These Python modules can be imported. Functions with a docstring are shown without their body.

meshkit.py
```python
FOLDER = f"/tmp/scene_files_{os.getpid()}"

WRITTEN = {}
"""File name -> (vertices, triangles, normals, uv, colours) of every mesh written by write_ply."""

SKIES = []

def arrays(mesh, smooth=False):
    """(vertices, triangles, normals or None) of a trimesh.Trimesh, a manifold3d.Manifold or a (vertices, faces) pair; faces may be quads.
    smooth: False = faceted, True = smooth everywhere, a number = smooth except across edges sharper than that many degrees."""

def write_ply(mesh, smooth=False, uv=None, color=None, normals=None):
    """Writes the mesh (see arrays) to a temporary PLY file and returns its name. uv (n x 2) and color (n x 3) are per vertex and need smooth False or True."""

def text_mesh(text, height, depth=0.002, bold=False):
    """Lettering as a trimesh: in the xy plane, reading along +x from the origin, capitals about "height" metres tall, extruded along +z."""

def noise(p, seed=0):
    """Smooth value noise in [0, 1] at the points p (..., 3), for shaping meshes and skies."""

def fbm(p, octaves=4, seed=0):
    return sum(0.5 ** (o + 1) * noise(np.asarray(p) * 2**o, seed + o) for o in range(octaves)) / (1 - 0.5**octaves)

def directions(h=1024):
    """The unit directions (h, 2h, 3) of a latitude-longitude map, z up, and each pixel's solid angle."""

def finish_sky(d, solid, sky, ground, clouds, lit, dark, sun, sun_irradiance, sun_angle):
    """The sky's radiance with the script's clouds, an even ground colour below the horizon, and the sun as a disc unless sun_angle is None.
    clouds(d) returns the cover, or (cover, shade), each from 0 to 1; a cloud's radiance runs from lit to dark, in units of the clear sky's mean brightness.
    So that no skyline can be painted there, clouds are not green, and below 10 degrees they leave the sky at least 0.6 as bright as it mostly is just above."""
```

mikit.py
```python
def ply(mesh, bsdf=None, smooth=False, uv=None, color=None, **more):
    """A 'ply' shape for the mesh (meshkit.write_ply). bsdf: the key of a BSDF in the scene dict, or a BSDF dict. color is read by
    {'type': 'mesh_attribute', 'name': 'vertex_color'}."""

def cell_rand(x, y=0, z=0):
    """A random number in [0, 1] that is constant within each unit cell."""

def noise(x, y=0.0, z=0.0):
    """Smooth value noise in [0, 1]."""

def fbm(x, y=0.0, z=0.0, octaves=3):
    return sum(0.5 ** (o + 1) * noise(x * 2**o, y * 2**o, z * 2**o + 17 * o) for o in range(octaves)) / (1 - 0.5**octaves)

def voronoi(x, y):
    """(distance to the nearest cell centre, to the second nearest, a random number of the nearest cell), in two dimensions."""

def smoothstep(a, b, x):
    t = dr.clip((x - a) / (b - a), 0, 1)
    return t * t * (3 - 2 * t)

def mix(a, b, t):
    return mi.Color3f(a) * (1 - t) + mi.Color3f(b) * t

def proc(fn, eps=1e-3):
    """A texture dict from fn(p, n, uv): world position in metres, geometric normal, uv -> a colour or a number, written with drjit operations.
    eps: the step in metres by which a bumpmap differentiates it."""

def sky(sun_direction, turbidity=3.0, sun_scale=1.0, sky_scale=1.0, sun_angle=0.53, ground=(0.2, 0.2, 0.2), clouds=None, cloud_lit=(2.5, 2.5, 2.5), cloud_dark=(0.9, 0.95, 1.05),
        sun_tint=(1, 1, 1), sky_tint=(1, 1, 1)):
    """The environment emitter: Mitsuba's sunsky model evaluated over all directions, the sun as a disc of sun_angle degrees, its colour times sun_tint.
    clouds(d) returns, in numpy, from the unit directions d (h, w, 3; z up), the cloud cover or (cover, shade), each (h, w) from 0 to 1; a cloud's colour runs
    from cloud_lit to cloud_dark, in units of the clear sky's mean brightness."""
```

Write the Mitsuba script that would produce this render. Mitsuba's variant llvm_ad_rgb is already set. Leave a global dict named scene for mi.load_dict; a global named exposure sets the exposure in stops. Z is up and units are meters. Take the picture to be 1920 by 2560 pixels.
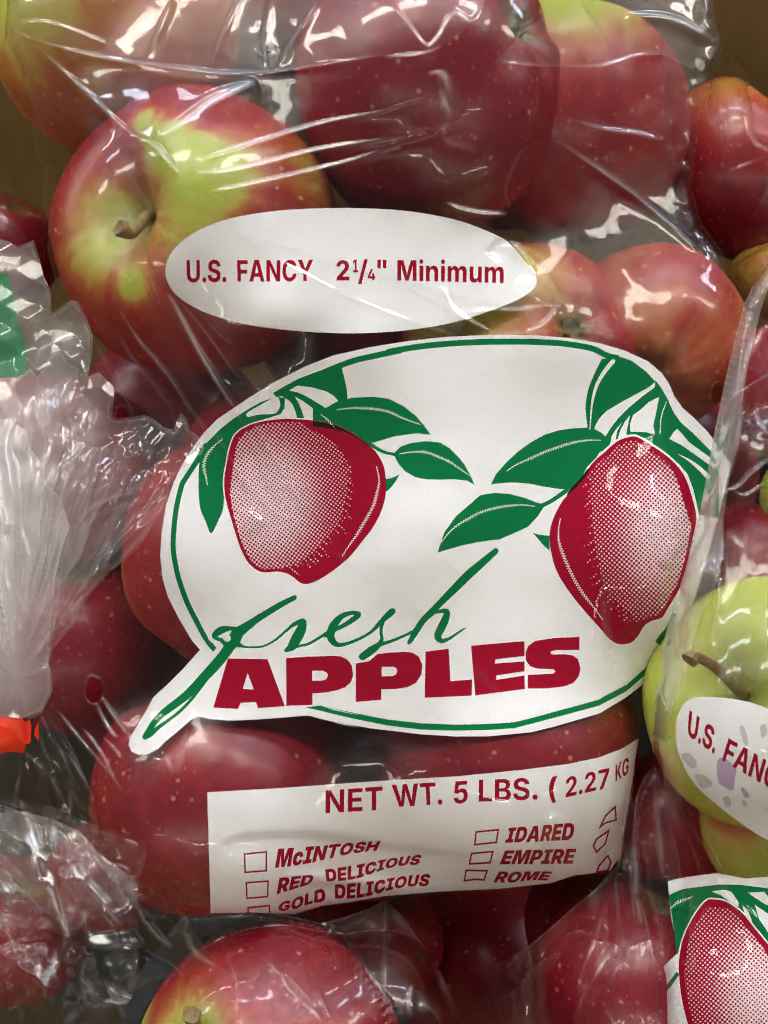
import math, random
import numpy as np, trimesh, shapely, mapbox_earcut
import mitsuba as mi, drjit as dr, mikit, meshkit
from shapely import affinity
from shapely.geometry import Polygon, LineString, Point
from shapely.ops import unary_union
from scipy import ndimage

T = mi.ScalarTransform4f
scene, labels = {}, {}
random.seed(4)

# ------------------------------------------------------------------ camera, lamps, exposure
# Lengths on the bag are given in hundredths of an inch-like "units": 1920 of them make the 0.21 m that the picture is wide
S = 0.21 / 1920                       # metres per unit
D = 2955.0                            # distance of the camera from the plane of the printed bag, in units
PITCH = math.radians(58)              # the camera looks this far down into the bin
O = np.zeros(3)
AX = np.array([1.0, 0, 0])
AY = np.array([0, math.sin(PITCH), math.cos(PITCH)])
AZ = np.array([0, -math.cos(PITCH), math.sin(PITCH)])
exposure = 0.88


def world(u, v, w):
    u, v, w = (np.asarray(a, float)[..., None] * S for a in (u, v, w))
    return O + u * AX + v * AY + w * AZ


def at(x, y, w):
    """The point of the bag that lies at depth w (towards the camera) over the place x, y of the front."""
    x, y, w = (np.asarray(a, float) for a in (x, y, w))
    k = (D - w) / D
    return world((x - 960) * k, (1280 - y) * k, w)


EYE = world(0, 0, D)
scene['camera'] = dict(type='thinlens', fov=36.0, fov_axis='x', aperture_radius=0.0011, focus_distance=float(D * S) - 0.002,
                       near_clip=0.02, far_clip=30.0, to_world=T().look_at(origin=EYE.tolist(), target=O.tolist(), up=[0, 0, 1]))
scene['ambience'] = dict(type='constant', radiance=dict(type='rgb', value=[0.07, 0.068, 0.068]))
WARM, COOL = np.array([1.0, 0.95, 0.84]), np.array([0.84, 0.95, 1.14])
LAMP = 11.0
n_lamp = 0
for ly, first, col in [(0.55, -4.2, WARM), (2.0, -3.6, COOL), (3.7, -4.5, WARM), (-5.2, -4.0, WARM)]:      # rows of strip lamps under the ceiling; last row added to brighten the back wall
    for k in range(5):
        lx = first + 1.8 * k
        v = np.array([[-.62, -.15, 0], [.62, -.15, 0], [.62, .15, 0], [-.62, .15, 0.0]]) + [lx, ly, 2.7]
        key = 'ceiling_lamp' + (f'_{n_lamp:03d}' if n_lamp else '')
        n_lamp += 1
        scene[key] = mikit.ply((v, np.array([[0, 2, 1], [0, 3, 2]])), dict(type='diffuse'),
                               emitter=dict(type='area', radiance=dict(type='rgb', value=(col * LAMP).tolist())))
        labels[key] = dict(label='lit strip lamp in a row high above the apple bin', category='lamp', group='strip lamps under the ceiling', kind='structure')


# ------------------------------------------------------------------ materials
def rgb(*c):
    return dict(type='rgb', value=list(c))


def srgb(r, g, b):
    c = np.array([r, g, b]) / 255
    return np.where(c < 0.04045, c / 12.92, ((c + 0.055) / 1.055) ** 2.4).tolist()


def cellspots(p, k, lo, hi, keep, salt):
    q = [p.x * k + salt, p.y * k, p.z * k]
    c = [dr.floor(a) for a in q]
    h = [mikit.cell_rand(c[0] + 11 * j + salt, c[1] + 5 * j, c[2] + 3 * j) for j in (1, 2, 3, 4)]
    d = dr.sqrt(sum(dr.square(a - b - 0.25 - 0.5 * e) for a, b, e in zip(q, c, h)))
    return (1 - mikit.smoothstep(lo, hi, d)) * dr.select(h[3] < keep, 1.0, 0.0)


def skin(p, n, uv):
    t, r = uv.x, uv.y
    t = t + 0.10 * (mikit.fbm(p.x * 420, p.y * 420, p.z * 420, 3) - 0.5)
    green, straw, orange, red, crimson = (0.39, 0.45, 0.06), (0.46, 0.36, 0.07), (0.42, 0.13, 0.035), (0.34, 0.024, 0.024), (0.20, 0.006, 0.018)
    c = mikit.mix(green, straw, mikit.smoothstep(0.05, 0.30, t))
    c = mikit.mix(c, orange, mikit.smoothstep(0.25, 0.50, t))
    c = mikit.mix(c, red, mikit.smoothstep(0.42, 0.72, t))
    c = mikit.mix(c, crimson, mikit.smoothstep(0.68, 1.0, t))
    spots = dr.maximum(cellspots(p, 185, 0.04, 0.19, 0.75, 3.0), 0.8 * cellspots(p, 360, 0.03, 0.21, 0.75, 9.0))
    c = mikit.mix(c, (0.62, 0.38, 0.21), (0.85 - 0.42 * mikit.smoothstep(0.7, 1.05, t)) * spots)
    return mikit.mix(c, (0.20, 0.22, 0.075), r)


scene['apple_skin'] = dict(type='principled', base_color=mikit.proc(skin), roughness=0.34, specular=0.45, clearcoat=0.35, clearcoat_gloss=0.72)


def wood(p, n, uv):
    return mikit.mix((0.16, 0.09, 0.045), (0.30, 0.22, 0.09), mikit.fbm(p.x * 900, p.y * 900, p.z * 900, 3))


scene['stem_wood'] = dict(type='principled', base_color=mikit.proc(wood), roughness=0.7)
scene['calyx_dry'] = dict(type='twosided', b=dict(type='principled', base_color=rgb(0.20, 0.19, 0.10), roughness=0.85))
def gloss(alpha):
    return dict(type='twosided', b=dict(type='roughconductor', material='none', alpha=alpha, specular_reflectance=dict(type='rgb', value=[0.95, 0.95, 0.95])))


scene['printed_film'] = dict(type='thindielectric', int_ior=1.24)
scene['glossy_film'] = dict(type='thindielectric', int_ior=1.6)
scene['film'] = dict(type='blendbsdf', weight=0.027, a=dict(type='thindielectric', int_ior=1.25), b=gloss(0.085))


def milky(w):
    return dict(type='blendbsdf', weight=w, a=dict(type='thindielectric', int_ior=1.5),
                b=dict(type='principledthin', base_color=rgb(0.80, 0.77, 0.75), roughness=0.35, spec_trans=0.0, diff_trans=0.9))


scene['milky_film'] = milky(0.16)
scene['cloudy_film'] = milky(0.36)
scene['hazy_film'] = dict(type='blendbsdf', weight=0.06, a=dict(type='thindielectric', int_ior=1.2),
                          b=dict(type='blendbsdf', weight=0.30, a=dict(type='principledthin', base_color=rgb(0.80, 0.77, 0.75), roughness=0.35, spec_trans=0.0, diff_trans=0.9), b=gloss(0.10)))
scene['back_film'] = dict(type='thindielectric', int_ior=1.2)
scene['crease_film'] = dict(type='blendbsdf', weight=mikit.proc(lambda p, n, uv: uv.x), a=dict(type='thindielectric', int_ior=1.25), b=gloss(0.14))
scene['folded_film'] = dict(type='blendbsdf', weight=mikit.proc(lambda p, n, uv: uv.x), a=dict(type='thindielectric', int_ior=1.3),
                            b=dict(type='blendbsdf', weight=0.16, a=dict(type='principledthin', base_color=rgb(0.80, 0.77, 0.755), roughness=0.3, spec_trans=0.0, diff_trans=0.8),
                                   b=dict(type='twosided', b=dict(type='roughconductor', material='none', alpha=0.14, specular_reflectance=rgb(0.95, 0.95, 0.95)))))


def paper(p, n, uv):
    x, y = uv.x * 1000, uv.y * 1000
    a, _, k = mikit.voronoi(x / 21, y / 21)
    b, _, k2 = mikit.voronoi(x / 8, y / 8)
    m = (1 - mikit.smoothstep(0.05, 0.14, a)) * dr.select(k < 0.14, 1.0, 0.0) * 0.15 + (1 - mikit.smoothstep(0.08, 0.2, b)) * dr.select(k2 < 0.06, 1.0, 0.0) * 0.14
    return mi.Color3f(0.86, 0.85, 0.85) * (1 - m)


def tone(p, n, uv):
    """Halftone: pale dots that grow from the rim of the printed apple to its middle."""
    x, y = uv.x * 1000, uv.y * 1000
    one = x < 1150
    three = (x > 1600) & (y > 2100)
    cx = dr.select(three, 1900.0, dr.select(one, 690.0, 1660.0))
    cy = dr.select(three, 2480.0, dr.select(one, 1250.0, 1330.0))
    r = dr.sqrt(dr.square((x - cx) / dr.select(one, 190.0, 150.0)) + dr.square((y - cy) / 230.0))
    r = dr.select(one, r + 0.0015 * (x - cx), r)
    k = dr.select(one, 1 / 7.9, 1 / 8.6)
    ang = dr.select(one, 0.62, 0.70)
    a, b = k * (x * dr.cos(ang) + y * dr.sin(ang)), k * (y * dr.cos(ang) - x * dr.sin(ang))
    f = 0.5 + 0.25 * (dr.cos(2 * math.pi * a) + dr.cos(2 * math.pi * b))
    m = mikit.smoothstep(-0.10, 0.10, f - (0.30 + 0.42 * mikit.smoothstep(0.1, 1.15, r)))
    return mikit.mix((0.33, 0.006, 0.026), (0.76, 0.62, 0.64), m)


def ink(c, rough=0.3):
    return dict(type='twosided', b=dict(type='diffuse', reflectance=c))


scene['white_print'] = ink(mikit.proc(paper))
scene['green_ink'] = ink(rgb(0.004, 0.175, 0.055))
scene['red_ink'] = ink(rgb(0.34, 0.006, 0.026))
scene['dark_ink'] = ink(rgb(0.022, 0.012, 0.012))
scene['halftone_ink'] = ink(mikit.proc(tone))
scene['stain_mauve'] = ink(rgb(0.52, 0.40, 0.56))
scene['stain_grey'] = ink(rgb(0.55, 0.56, 0.54))
scene['red_plastic'] = dict(type='twosided', b=dict(type='principled', base_color=rgb(0.88, 0.045, 0.012), roughness=0.32, specular=0.4))


def kraft(p, n, uv):
    f = mikit.fbm(p.x * 60, p.y * 60, p.z * 8, 4)
    g = mikit.noise(p.x * 330)
    return mikit.mix((0.36, 0.235, 0.09), (0.50, 0.35, 0.16), 0.75 * f + 0.25 * g)


scene['kraft_board'] = dict(type='twosided', b=dict(type='diffuse', reflectance=mikit.proc(kraft)))


# ------------------------------------------------------------------ naming
def numbered(name):
    if name not in scene and not any(k.startswith(name + '__') for k in scene):
        return name
    i = 1
    while f'{name}_{i:03d}' in scene or any(k.startswith(f'{name}_{i:03d}__') for k in scene):
        i += 1
    return f'{name}_{i:03d}'


def part(parent, name, shape, label=None):
    key = numbered(f'{parent}__{name}')
    scene[key] = shape
    if label:
        labels[key] = dict(label=label)
    return key


def pts(x0, y0, k, *c):
    return [(x0 + a[0] / k, y0 + a[1] / k, *(r / k for r in a[2:])) for a in c]


def ZA(*c): return pts(400, 820, 2.765, *c)
def ZB(*c): return pts(500, 1020, 2.765, *c)
def ZC(*c): return pts(900, 820, 2.765, *c)
def ZD(*c): return pts(1200, 860, 2.765, *c)
def ZE(*c): return pts(1300, 1160, 3.318, *c)
def ZF(*c): return pts(300, 1420, 2.765, *c)
def ZG(*c): return pts(800, 1340, 2.37, *c)
def ZO(*c): return pts(400, 500, 1.659, *c)
def V(*c): return pts(0, 0, 0.8641, *c)
def Q1(*c): return pts(0, 0, 1.728, *c)
def Q2(*c): return pts(960, 0, 1.728, *c)
def Q4(*c): return pts(960, 640, 1.728, *c)
def Q6(*c): return pts(960, 1280, 1.728, *c)
def Q7(*c): return pts(0, 1920, 1.728, *c)
def Q8(*c): return pts(960, 1920, 1.728, *c)
def L1(*c): return pts(0, 580, 2.765, *c)
def L2(*c): return pts(0, 1100, 2.765, *c)
def L3(*c): return pts(0, 1660, 2.765, *c)
def L4(*c): return pts(0, 1960, 2.765, *c)
def L5(*c): return pts(500, 2000, 2.37, *c)
def L6(*c): return pts(1100, 1960, 2.765, *c)
def R7(*c): return pts(1520, 640, 2.765, *c)
def R8(*c): return pts(1520, 1400, 2.765, *c)


def smooth_line(c, n=8, closed=False):
    """Catmull-Rom through the points."""
    p = np.array(c, float)
    q = np.vstack([p[-1:], p, p[:2]]) if closed else np.vstack([2 * p[:1] - p[1:2], p, 2 * p[-1:] - p[-2:-1]])
    t = np.linspace(0, 1, n, endpoint=False)[:, None]
    out = []
    for i in range(1, len(q) - 2):
        a, b, c_, d = q[i - 1:i + 3]
        out.append(0.5 * (2 * b + (c_ - a) * t + (2 * a - 5 * b + 4 * c_ - d) * t ** 2 + (3 * b - a - 3 * c_ + d) * t ** 3))
    return np.vstack(out + ([] if closed else [q[-2:-1]]))


def poly(c, smooth=0):
    p = Polygon(smooth_line(c, smooth, True) if smooth else c)
    return p if p.is_valid else p.buffer(0)


def stroke(c, smooth=5):
    """A brush stroke: (x, y, half width) points."""
    q = smooth_line(c, smooth)
    discs = [Point(x, y).buffer(max(r, 0.4), 6) for x, y, r in q]
    return unary_union([unary_union([a, b]).convex_hull for a, b in zip(discs, discs[1:])])


def band(c, w, smooth=6):
    return LineString(smooth_line(c, smooth)).buffer(w / 2, cap_style='flat')


# ------------------------------------------------------------------ film surfaces
GX, GY, STEP = -160, -200, 4
XS, YS = np.arange(GX, 2100, STEP, dtype=float), np.arange(GY, 2760, STEP, dtype=float)
XX, YY = np.meshgrid(XS, YS)


class Field:
    """Height of a film over the plane of the print, on a raster of STEP units."""

    def __init__(self, h):
        self.h = h

    def __call__(self, x, y):
        return ndimage.map_coordinates(self.h, [(np.asarray(y) - GY) / STEP, (np.asarray(x) - GX) / STEP], order=1, mode='nearest')


def sphere_height(balls, grow=1.02):
    out = np.full(XX.shape, -1e4)
    ray = np.stack([(XX - 960) / D, (1280 - YY) / D, -np.ones_like(XX)], -1)
    ray /= np.linalg.norm(ray, axis=-1, keepdims=True)
    for cx, cy, r, wc in balls:
        k = (D - wc) / D
        c = np.array([(cx - 960) * k, (1280 - cy) * k, wc]) - [0, 0, D]
        b = ray @ c
        disc = b * b - c @ c + (r * k * grow) ** 2
        t = b - np.sqrt(np.maximum(disc, 0))
        out = np.maximum(out, np.where(disc > 0, D + ray[..., 2] * t, -1e4))
    return out


def membrane(obstacle, edge, base, mask, n=260):
    """A taut skin over the obstacle, pinned at `base` outside the mask."""
    f = 5
    ob = np.maximum(ndimage.maximum_filter(obstacle, f)[::f, ::f], base)
    m = mask[::f, ::f]
    h = np.where(m, np.maximum(ob, edge), base)
    for _ in range(n):
        g = ndimage.uniform_filter(h, 3)
        h = np.where(m, np.maximum(ob, g), base)
    h = ndimage.gaussian_filter(h, 1.0)
    yy, xx = np.meshgrid(np.arange(XX.shape[0]) / f, np.arange(XX.shape[1]) / f, indexing='ij')
    out = ndimage.map_coordinates(h, [yy, xx], order=3, mode='nearest')
    return out


def mask_of(p):
    return shapely.contains_xy(p, XX, YY)


def edge_distance(mask):
    return ndimage.distance_transform_edt(mask) * STEP


def creases(h, lines, glow=None, strength=0.15):
    """Adds ridges: each line is (points, height, width). glow: where to note the extra gloss that brings out their highlights."""
    for c, amp, wid, *more in lines:
        boost = more[0] if more else 1.0
        q = smooth_line(c, 6)
        pad = 6 * wid + 12
        i0, i1 = np.searchsorted(XS, [q[:, 0].min() - pad, q[:, 0].max() + pad])
        j0, j1 = np.searchsorted(YS, [q[:, 1].min() - pad, q[:, 1].max() + pad])
        if i1 <= i0 or j1 <= j0:
            continue
        x, y = XX[j0:j1, i0:i1], YY[j0:j1, i0:i1]
        best, along, side = np.full(x.shape, 1e9), np.zeros(x.shape), np.zeros(x.shape)
        n = len(q) - 1
        for i in range(n):
            a, d = q[i], q[i + 1] - q[i]
            t = np.clip(((x - a[0]) * d[0] + (y - a[1]) * d[1]) / max(d @ d, 1e-9), 0, 1)
            s = np.hypot(x - a[0] - t * d[0], y - a[1] - t * d[1])
            up = s < best
            nx, ny = -d[1], d[0]
            flip = -1 if (ny > 0.12 * abs(nx) or (abs(ny) <= 0.12 * abs(nx) and nx > 0)) else 1
            sd = np.where(flip * ((x - a[0]) * nx + (y - a[1]) * ny) > 0, 1, -1)
            best, along, side = np.where(up, s, best), np.where(up, (i + t) / n, along), np.where(up, sd, side)
        taper = np.clip(4 * along * (1 - along), 0, 1) ** 0.6
        w = wid * (0.55 + 0.45 * taper)
        # the steep flank faces up to the lamps, the other runs out gently
        top = np.sign(amp) * min(abs(amp), 0.52 * wid)
        h[j0:j1, i0:i1] += top * taper * np.exp(-(best / np.where(side > 0, 0.8 * w, 2.4 * w)) ** 2)
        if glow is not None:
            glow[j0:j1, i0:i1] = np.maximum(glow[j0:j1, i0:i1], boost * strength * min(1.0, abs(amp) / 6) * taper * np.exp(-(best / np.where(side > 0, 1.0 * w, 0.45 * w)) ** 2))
    return h


def wobble(h, amp, size, seed, stretch=(1, 1), octaves=3):
    h += amp * 2 * (meshkit.fbm(np.stack([XX / size / stretch[0], YY / size / stretch[1], 0 * XX + 0.37], -1), octaves, seed) - 0.5)
    return h


def crumple(x, y, size, seed, n=7):
    """Flat facets between sharp folds, about 0..1."""
    r = np.random.default_rng(seed)
    out = 0
    for k in range(n):
        a = r.uniform(0, 2 * np.pi)
        s = size * r.uniform(0.6, 1.7)
        q = (x * np.cos(a) + y * np.sin(a)) / s + r.uniform(0, 1)
        q += 0.9 * meshkit.noise(np.stack([x / size / 1.3, y / size / 1.3, 0 * x + k * 3.3], -1), seed + k)
        out = out + np.abs((q % 1) * 2 - 1)
    return out / n


def spokes(h, seed, pin, n, a0, a1, r0, r1, amp, wid, glow=None):
    """Sharp folds that run towards the point where the film is gathered."""
    r = np.random.default_rng(seed)
    out = []
    for _ in range(n):
        a, s0 = r.uniform(a0, a1), r.uniform(r0, r0 + 0.5 * (r1 - r0))
        s1 = s0 + r.uniform(0.15, 0.7) * (r1 - s0)
        bend = r.uniform(-0.22, 0.22)
        q = [(pin[0] + s * math.sin(a + bend * f * f), pin[1] - s * math.cos(a + bend * f * f)) for f, s in zip(np.linspace(0, 1, 5), np.linspace(s0, s1, 5))]
        q = [(x + r.uniform(-4, 4), y + r.uniform(-4, 4)) for x, y in q]
        out.append((q, r.uniform(0.5, 1) * amp * r.choice([1, 1, -0.6]), wid * r.uniform(0.7, 1.4)))
    return creases(h, out, glow)


def pleats_of(th, rr, seed, n, a0, a1, reach):
    """Long irregular folds that fan out from a gathered neck, -1..1."""
    r = np.random.default_rng(seed)
    out = 0 * th
    for _ in range(n):
        c = r.uniform(a0, a1)
        wd = r.uniform(0.05, 0.16)
        bend = r.uniform(-0.25, 0.25)
        f = rr / reach
        lo, hi = r.uniform(0.0, 0.25), r.uniform(0.55, 1.3)
        d = (th - c - bend * f * f) / wd
        env = np.clip((f - lo) / 0.15, 0, 1) * np.clip((hi - f) / 0.3, 0, 1)
        shape = np.where(d < 0, np.exp(-(np.abs(d) / 0.5) ** 1.3), np.exp(-np.abs(d) / 0.9))
        out = out + r.choice([1, 1, -0.7]) * r.uniform(0.4, 1) * env * shape
    return out


def drape(p, field, off=0.0, cell=4):
    """The flat shape p laid on the film: a mesh and its flat coordinates."""
    cells, pieces = [], []
    x0, y0, x1, y1 = p.bounds
    i = np.arange(math.floor((x0 - GX) / cell), math.ceil((x1 - GX) / cell))
    j = np.arange(math.floor((y0 - GY) / cell), math.ceil((y1 - GY) / cell))
    ii, jj = (a.ravel() for a in np.meshgrid(i, j))
    bx, by = GX + ii * cell, GY + jj * cell
    boxes = shapely.box(bx, by, bx + cell, by + cell)
    shapely.prepare(p)
    hit = shapely.intersects(p, boxes)
    full = hit.copy()
    full[hit] = shapely.contains(p, boxes[hit])
    vs, fs, n = [], [], 0
    if full.any():
        a, b = bx[full].astype(float), by[full].astype(float)
        quad = np.stack([np.stack([a, b], 1), np.stack([a + cell, b], 1), np.stack([a + cell, b + cell], 1), np.stack([a, b + cell], 1)], 1)
        vs.append(quad.reshape(-1, 2))
        o = np.arange(len(a)) * 4
        fs.append(np.concatenate([np.stack([o, o + 2, o + 1], 1), np.stack([o, o + 3, o + 2], 1)]))
        n = len(a) * 4
    rim = hit & ~full
    if rim.any():
        for g in shapely.get_parts(shapely.intersection(p, boxes[rim])):
            if g.geom_type != 'Polygon' or g.area < 1e-3:
                continue
            rings = [np.array(r.coords)[:-1] for r in (g.exterior, *g.interiors)]
            c = np.vstack(rings)
            f = mapbox_earcut.triangulate_float64(c, np.cumsum([len(r) for r in rings]).astype(np.uint32)).reshape(-1, 3).astype(int)
            if len(f) == 0:
                continue
            d1, d2 = c[f[:, 1]] - c[f[:, 0]], c[f[:, 2]] - c[f[:, 0]]
            f = np.where((d1[:, 0] * d2[:, 1] - d1[:, 1] * d2[:, 0] > 0)[:, None], f[:, ::-1], f)
            vs.append(c)
            fs.append(f + n)
            n += len(c)
    v, f = np.vstack(vs), np.vstack(fs)
    key, first, inv = np.unique(np.round(v * 64).astype(np.int64), axis=0, return_index=True, return_inverse=True)
    v, f = v[first], inv.ravel()[f]
    f = f[(f[:, 0] != f[:, 1]) & (f[:, 1] != f[:, 2]) & (f[:, 0] != f[:, 2])]
    h = field(v[:, 0], v[:, 1])
    if off == 0:
        return v, f, at(v[:, 0], v[:, 1], h)
    gx, gy = ((field(v[:, 0] + a, v[:, 1] + b) - field(v[:, 0] - a, v[:, 1] - b)) / 8 for a, b in ((4, 0), (0, 4)))
    k = off / np.sqrt(1 + gx ** 2 + gy ** 2)
    return v, f, at(v[:, 0] - gx * k, v[:, 1] - gy * k, h + k)


def laid(p, field, bsdf, off=0.0, cell=4, weight=None):
    v, f, w = drape(p, field, off, cell)
    uv = v / 1000 if weight is None else np.stack([np.clip(weight(v[:, 0], v[:, 1]), 0, 0.95), v[:, 1] / 1000], 1)
    return mikit.ply((w, f), bsdf, smooth=True, uv=uv)


def film_sheet(parent, name, p, h, glow, prints=None):
    """Clear film, and apart from it the creases, with gloss added for soft bright streaks."""
    hazy = np.argwhere(glow[:-1, :-1] > 0.012)
    strips = shapely.union_all(shapely.box(XS[hazy[:, 1]], YS[hazy[:, 0]], XS[hazy[:, 1]] + STEP, YS[hazy[:, 0]] + STEP)).intersection(p)
    plain = p.difference(strips)
    part(parent, name, laid(plain if prints is None else plain.difference(prints), Field(h), 'film'))
    if prints is not None:
        part(parent, 'printed_film', laid(plain.intersection(prints), Field(h), 'printed_film'))
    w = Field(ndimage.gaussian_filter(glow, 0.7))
    if prints is not None:
        on = strips.intersection(prints.buffer(3)).intersection(p)
        strips = strips.difference(on)
        for g in shapely.get_parts(on):
            if g.geom_type == 'Polygon' and g.area > 1:
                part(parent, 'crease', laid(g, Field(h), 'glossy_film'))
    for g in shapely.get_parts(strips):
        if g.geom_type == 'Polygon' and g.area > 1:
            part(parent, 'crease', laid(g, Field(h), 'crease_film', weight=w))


LAYER = {'white': -3.6, 'green': -2.9, 'red': -2.5, 'top': -1.9}      # under the film, in units; thinner layers would be lost in the ray offset


# ------------------------------------------------------------------ lettering
_GLYPH = {}


def glyphs(text, weight=700, gap=0.0):
    """The outline of the text: baseline at 0, capitals 1 high, y up."""
    key = text, weight, gap
    if key not in _GLYPH:
        import glob
        from PIL import Image, ImageDraw, ImageFont
        font = ImageFont.truetype(glob.glob('/opt/blender-*/*/datafiles/fonts/Inter.woff2')[0], 110)
        font.set_variation_by_axes([14, weight])
        shapes, x = [], 0.0
        for ch in text:
            if ch != ' ':
                x0, y0, x1, y1 = font.getbbox(ch, anchor='ls')
                im = Image.new('L', (x1 - x0 + 8, y1 - y0 + 8))
                ImageDraw.Draw(im).text((4 - x0, 4 - y0), ch, 255, font, anchor='ls')
                on = np.pad(np.asarray(im) > 127, ((0, 0), (1, 1))).astype(np.int8)
                r, s = np.nonzero(np.diff(on, axis=1) == 1)
                e = np.nonzero(np.diff(on, axis=1) == -1)[1]
                g = unary_union(list(shapely.box(s, -r - 1, e, -r))).buffer(0.8).buffer(-0.8).simplify(0.6)
                shapes.append(affinity.translate(g, x + x0 - 4, 4 - y0))
            x += font.getlength(ch) + gap * 110
        _GLYPH[key] = affinity.scale(unary_union(shapes), 1 / 80, 1 / 80, origin=(0, 0))
    return _GLYPH[key]


def text_on(text, tl, tr, br, bl, weight=700, gap=0.0, slant=0.0, wave=0.0):
    """The text fitted into the four corners, capitals from the lower to the upper edge."""
    g = glyphs(text, weight, gap)
    if slant:
        g = affinity.affine_transform(g, [1, slant, 0, 1, 0, 0])
    x0, _, x1, _ = g.bounds
    g = shapely.segmentize(g, 0.08)
    tl, tr, br, bl = (np.array(a, float) for a in (tl, tr, br, bl))

    def warp(c):
        s, t = ((c[:, 0] - x0) / (x1 - x0))[:, None], c[:, 1][:, None]
        return (1 - t) * ((1 - s) * bl + s * br) + t * ((1 - s) * tl + s * tr) + np.concatenate([0 * s, wave * np.sin(2 * np.pi * s) * (1.2 - 0.8 * t)], 1)

    g = shapely.transform(g, warp)
    return g if g.is_valid else g.buffer(0)


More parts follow.
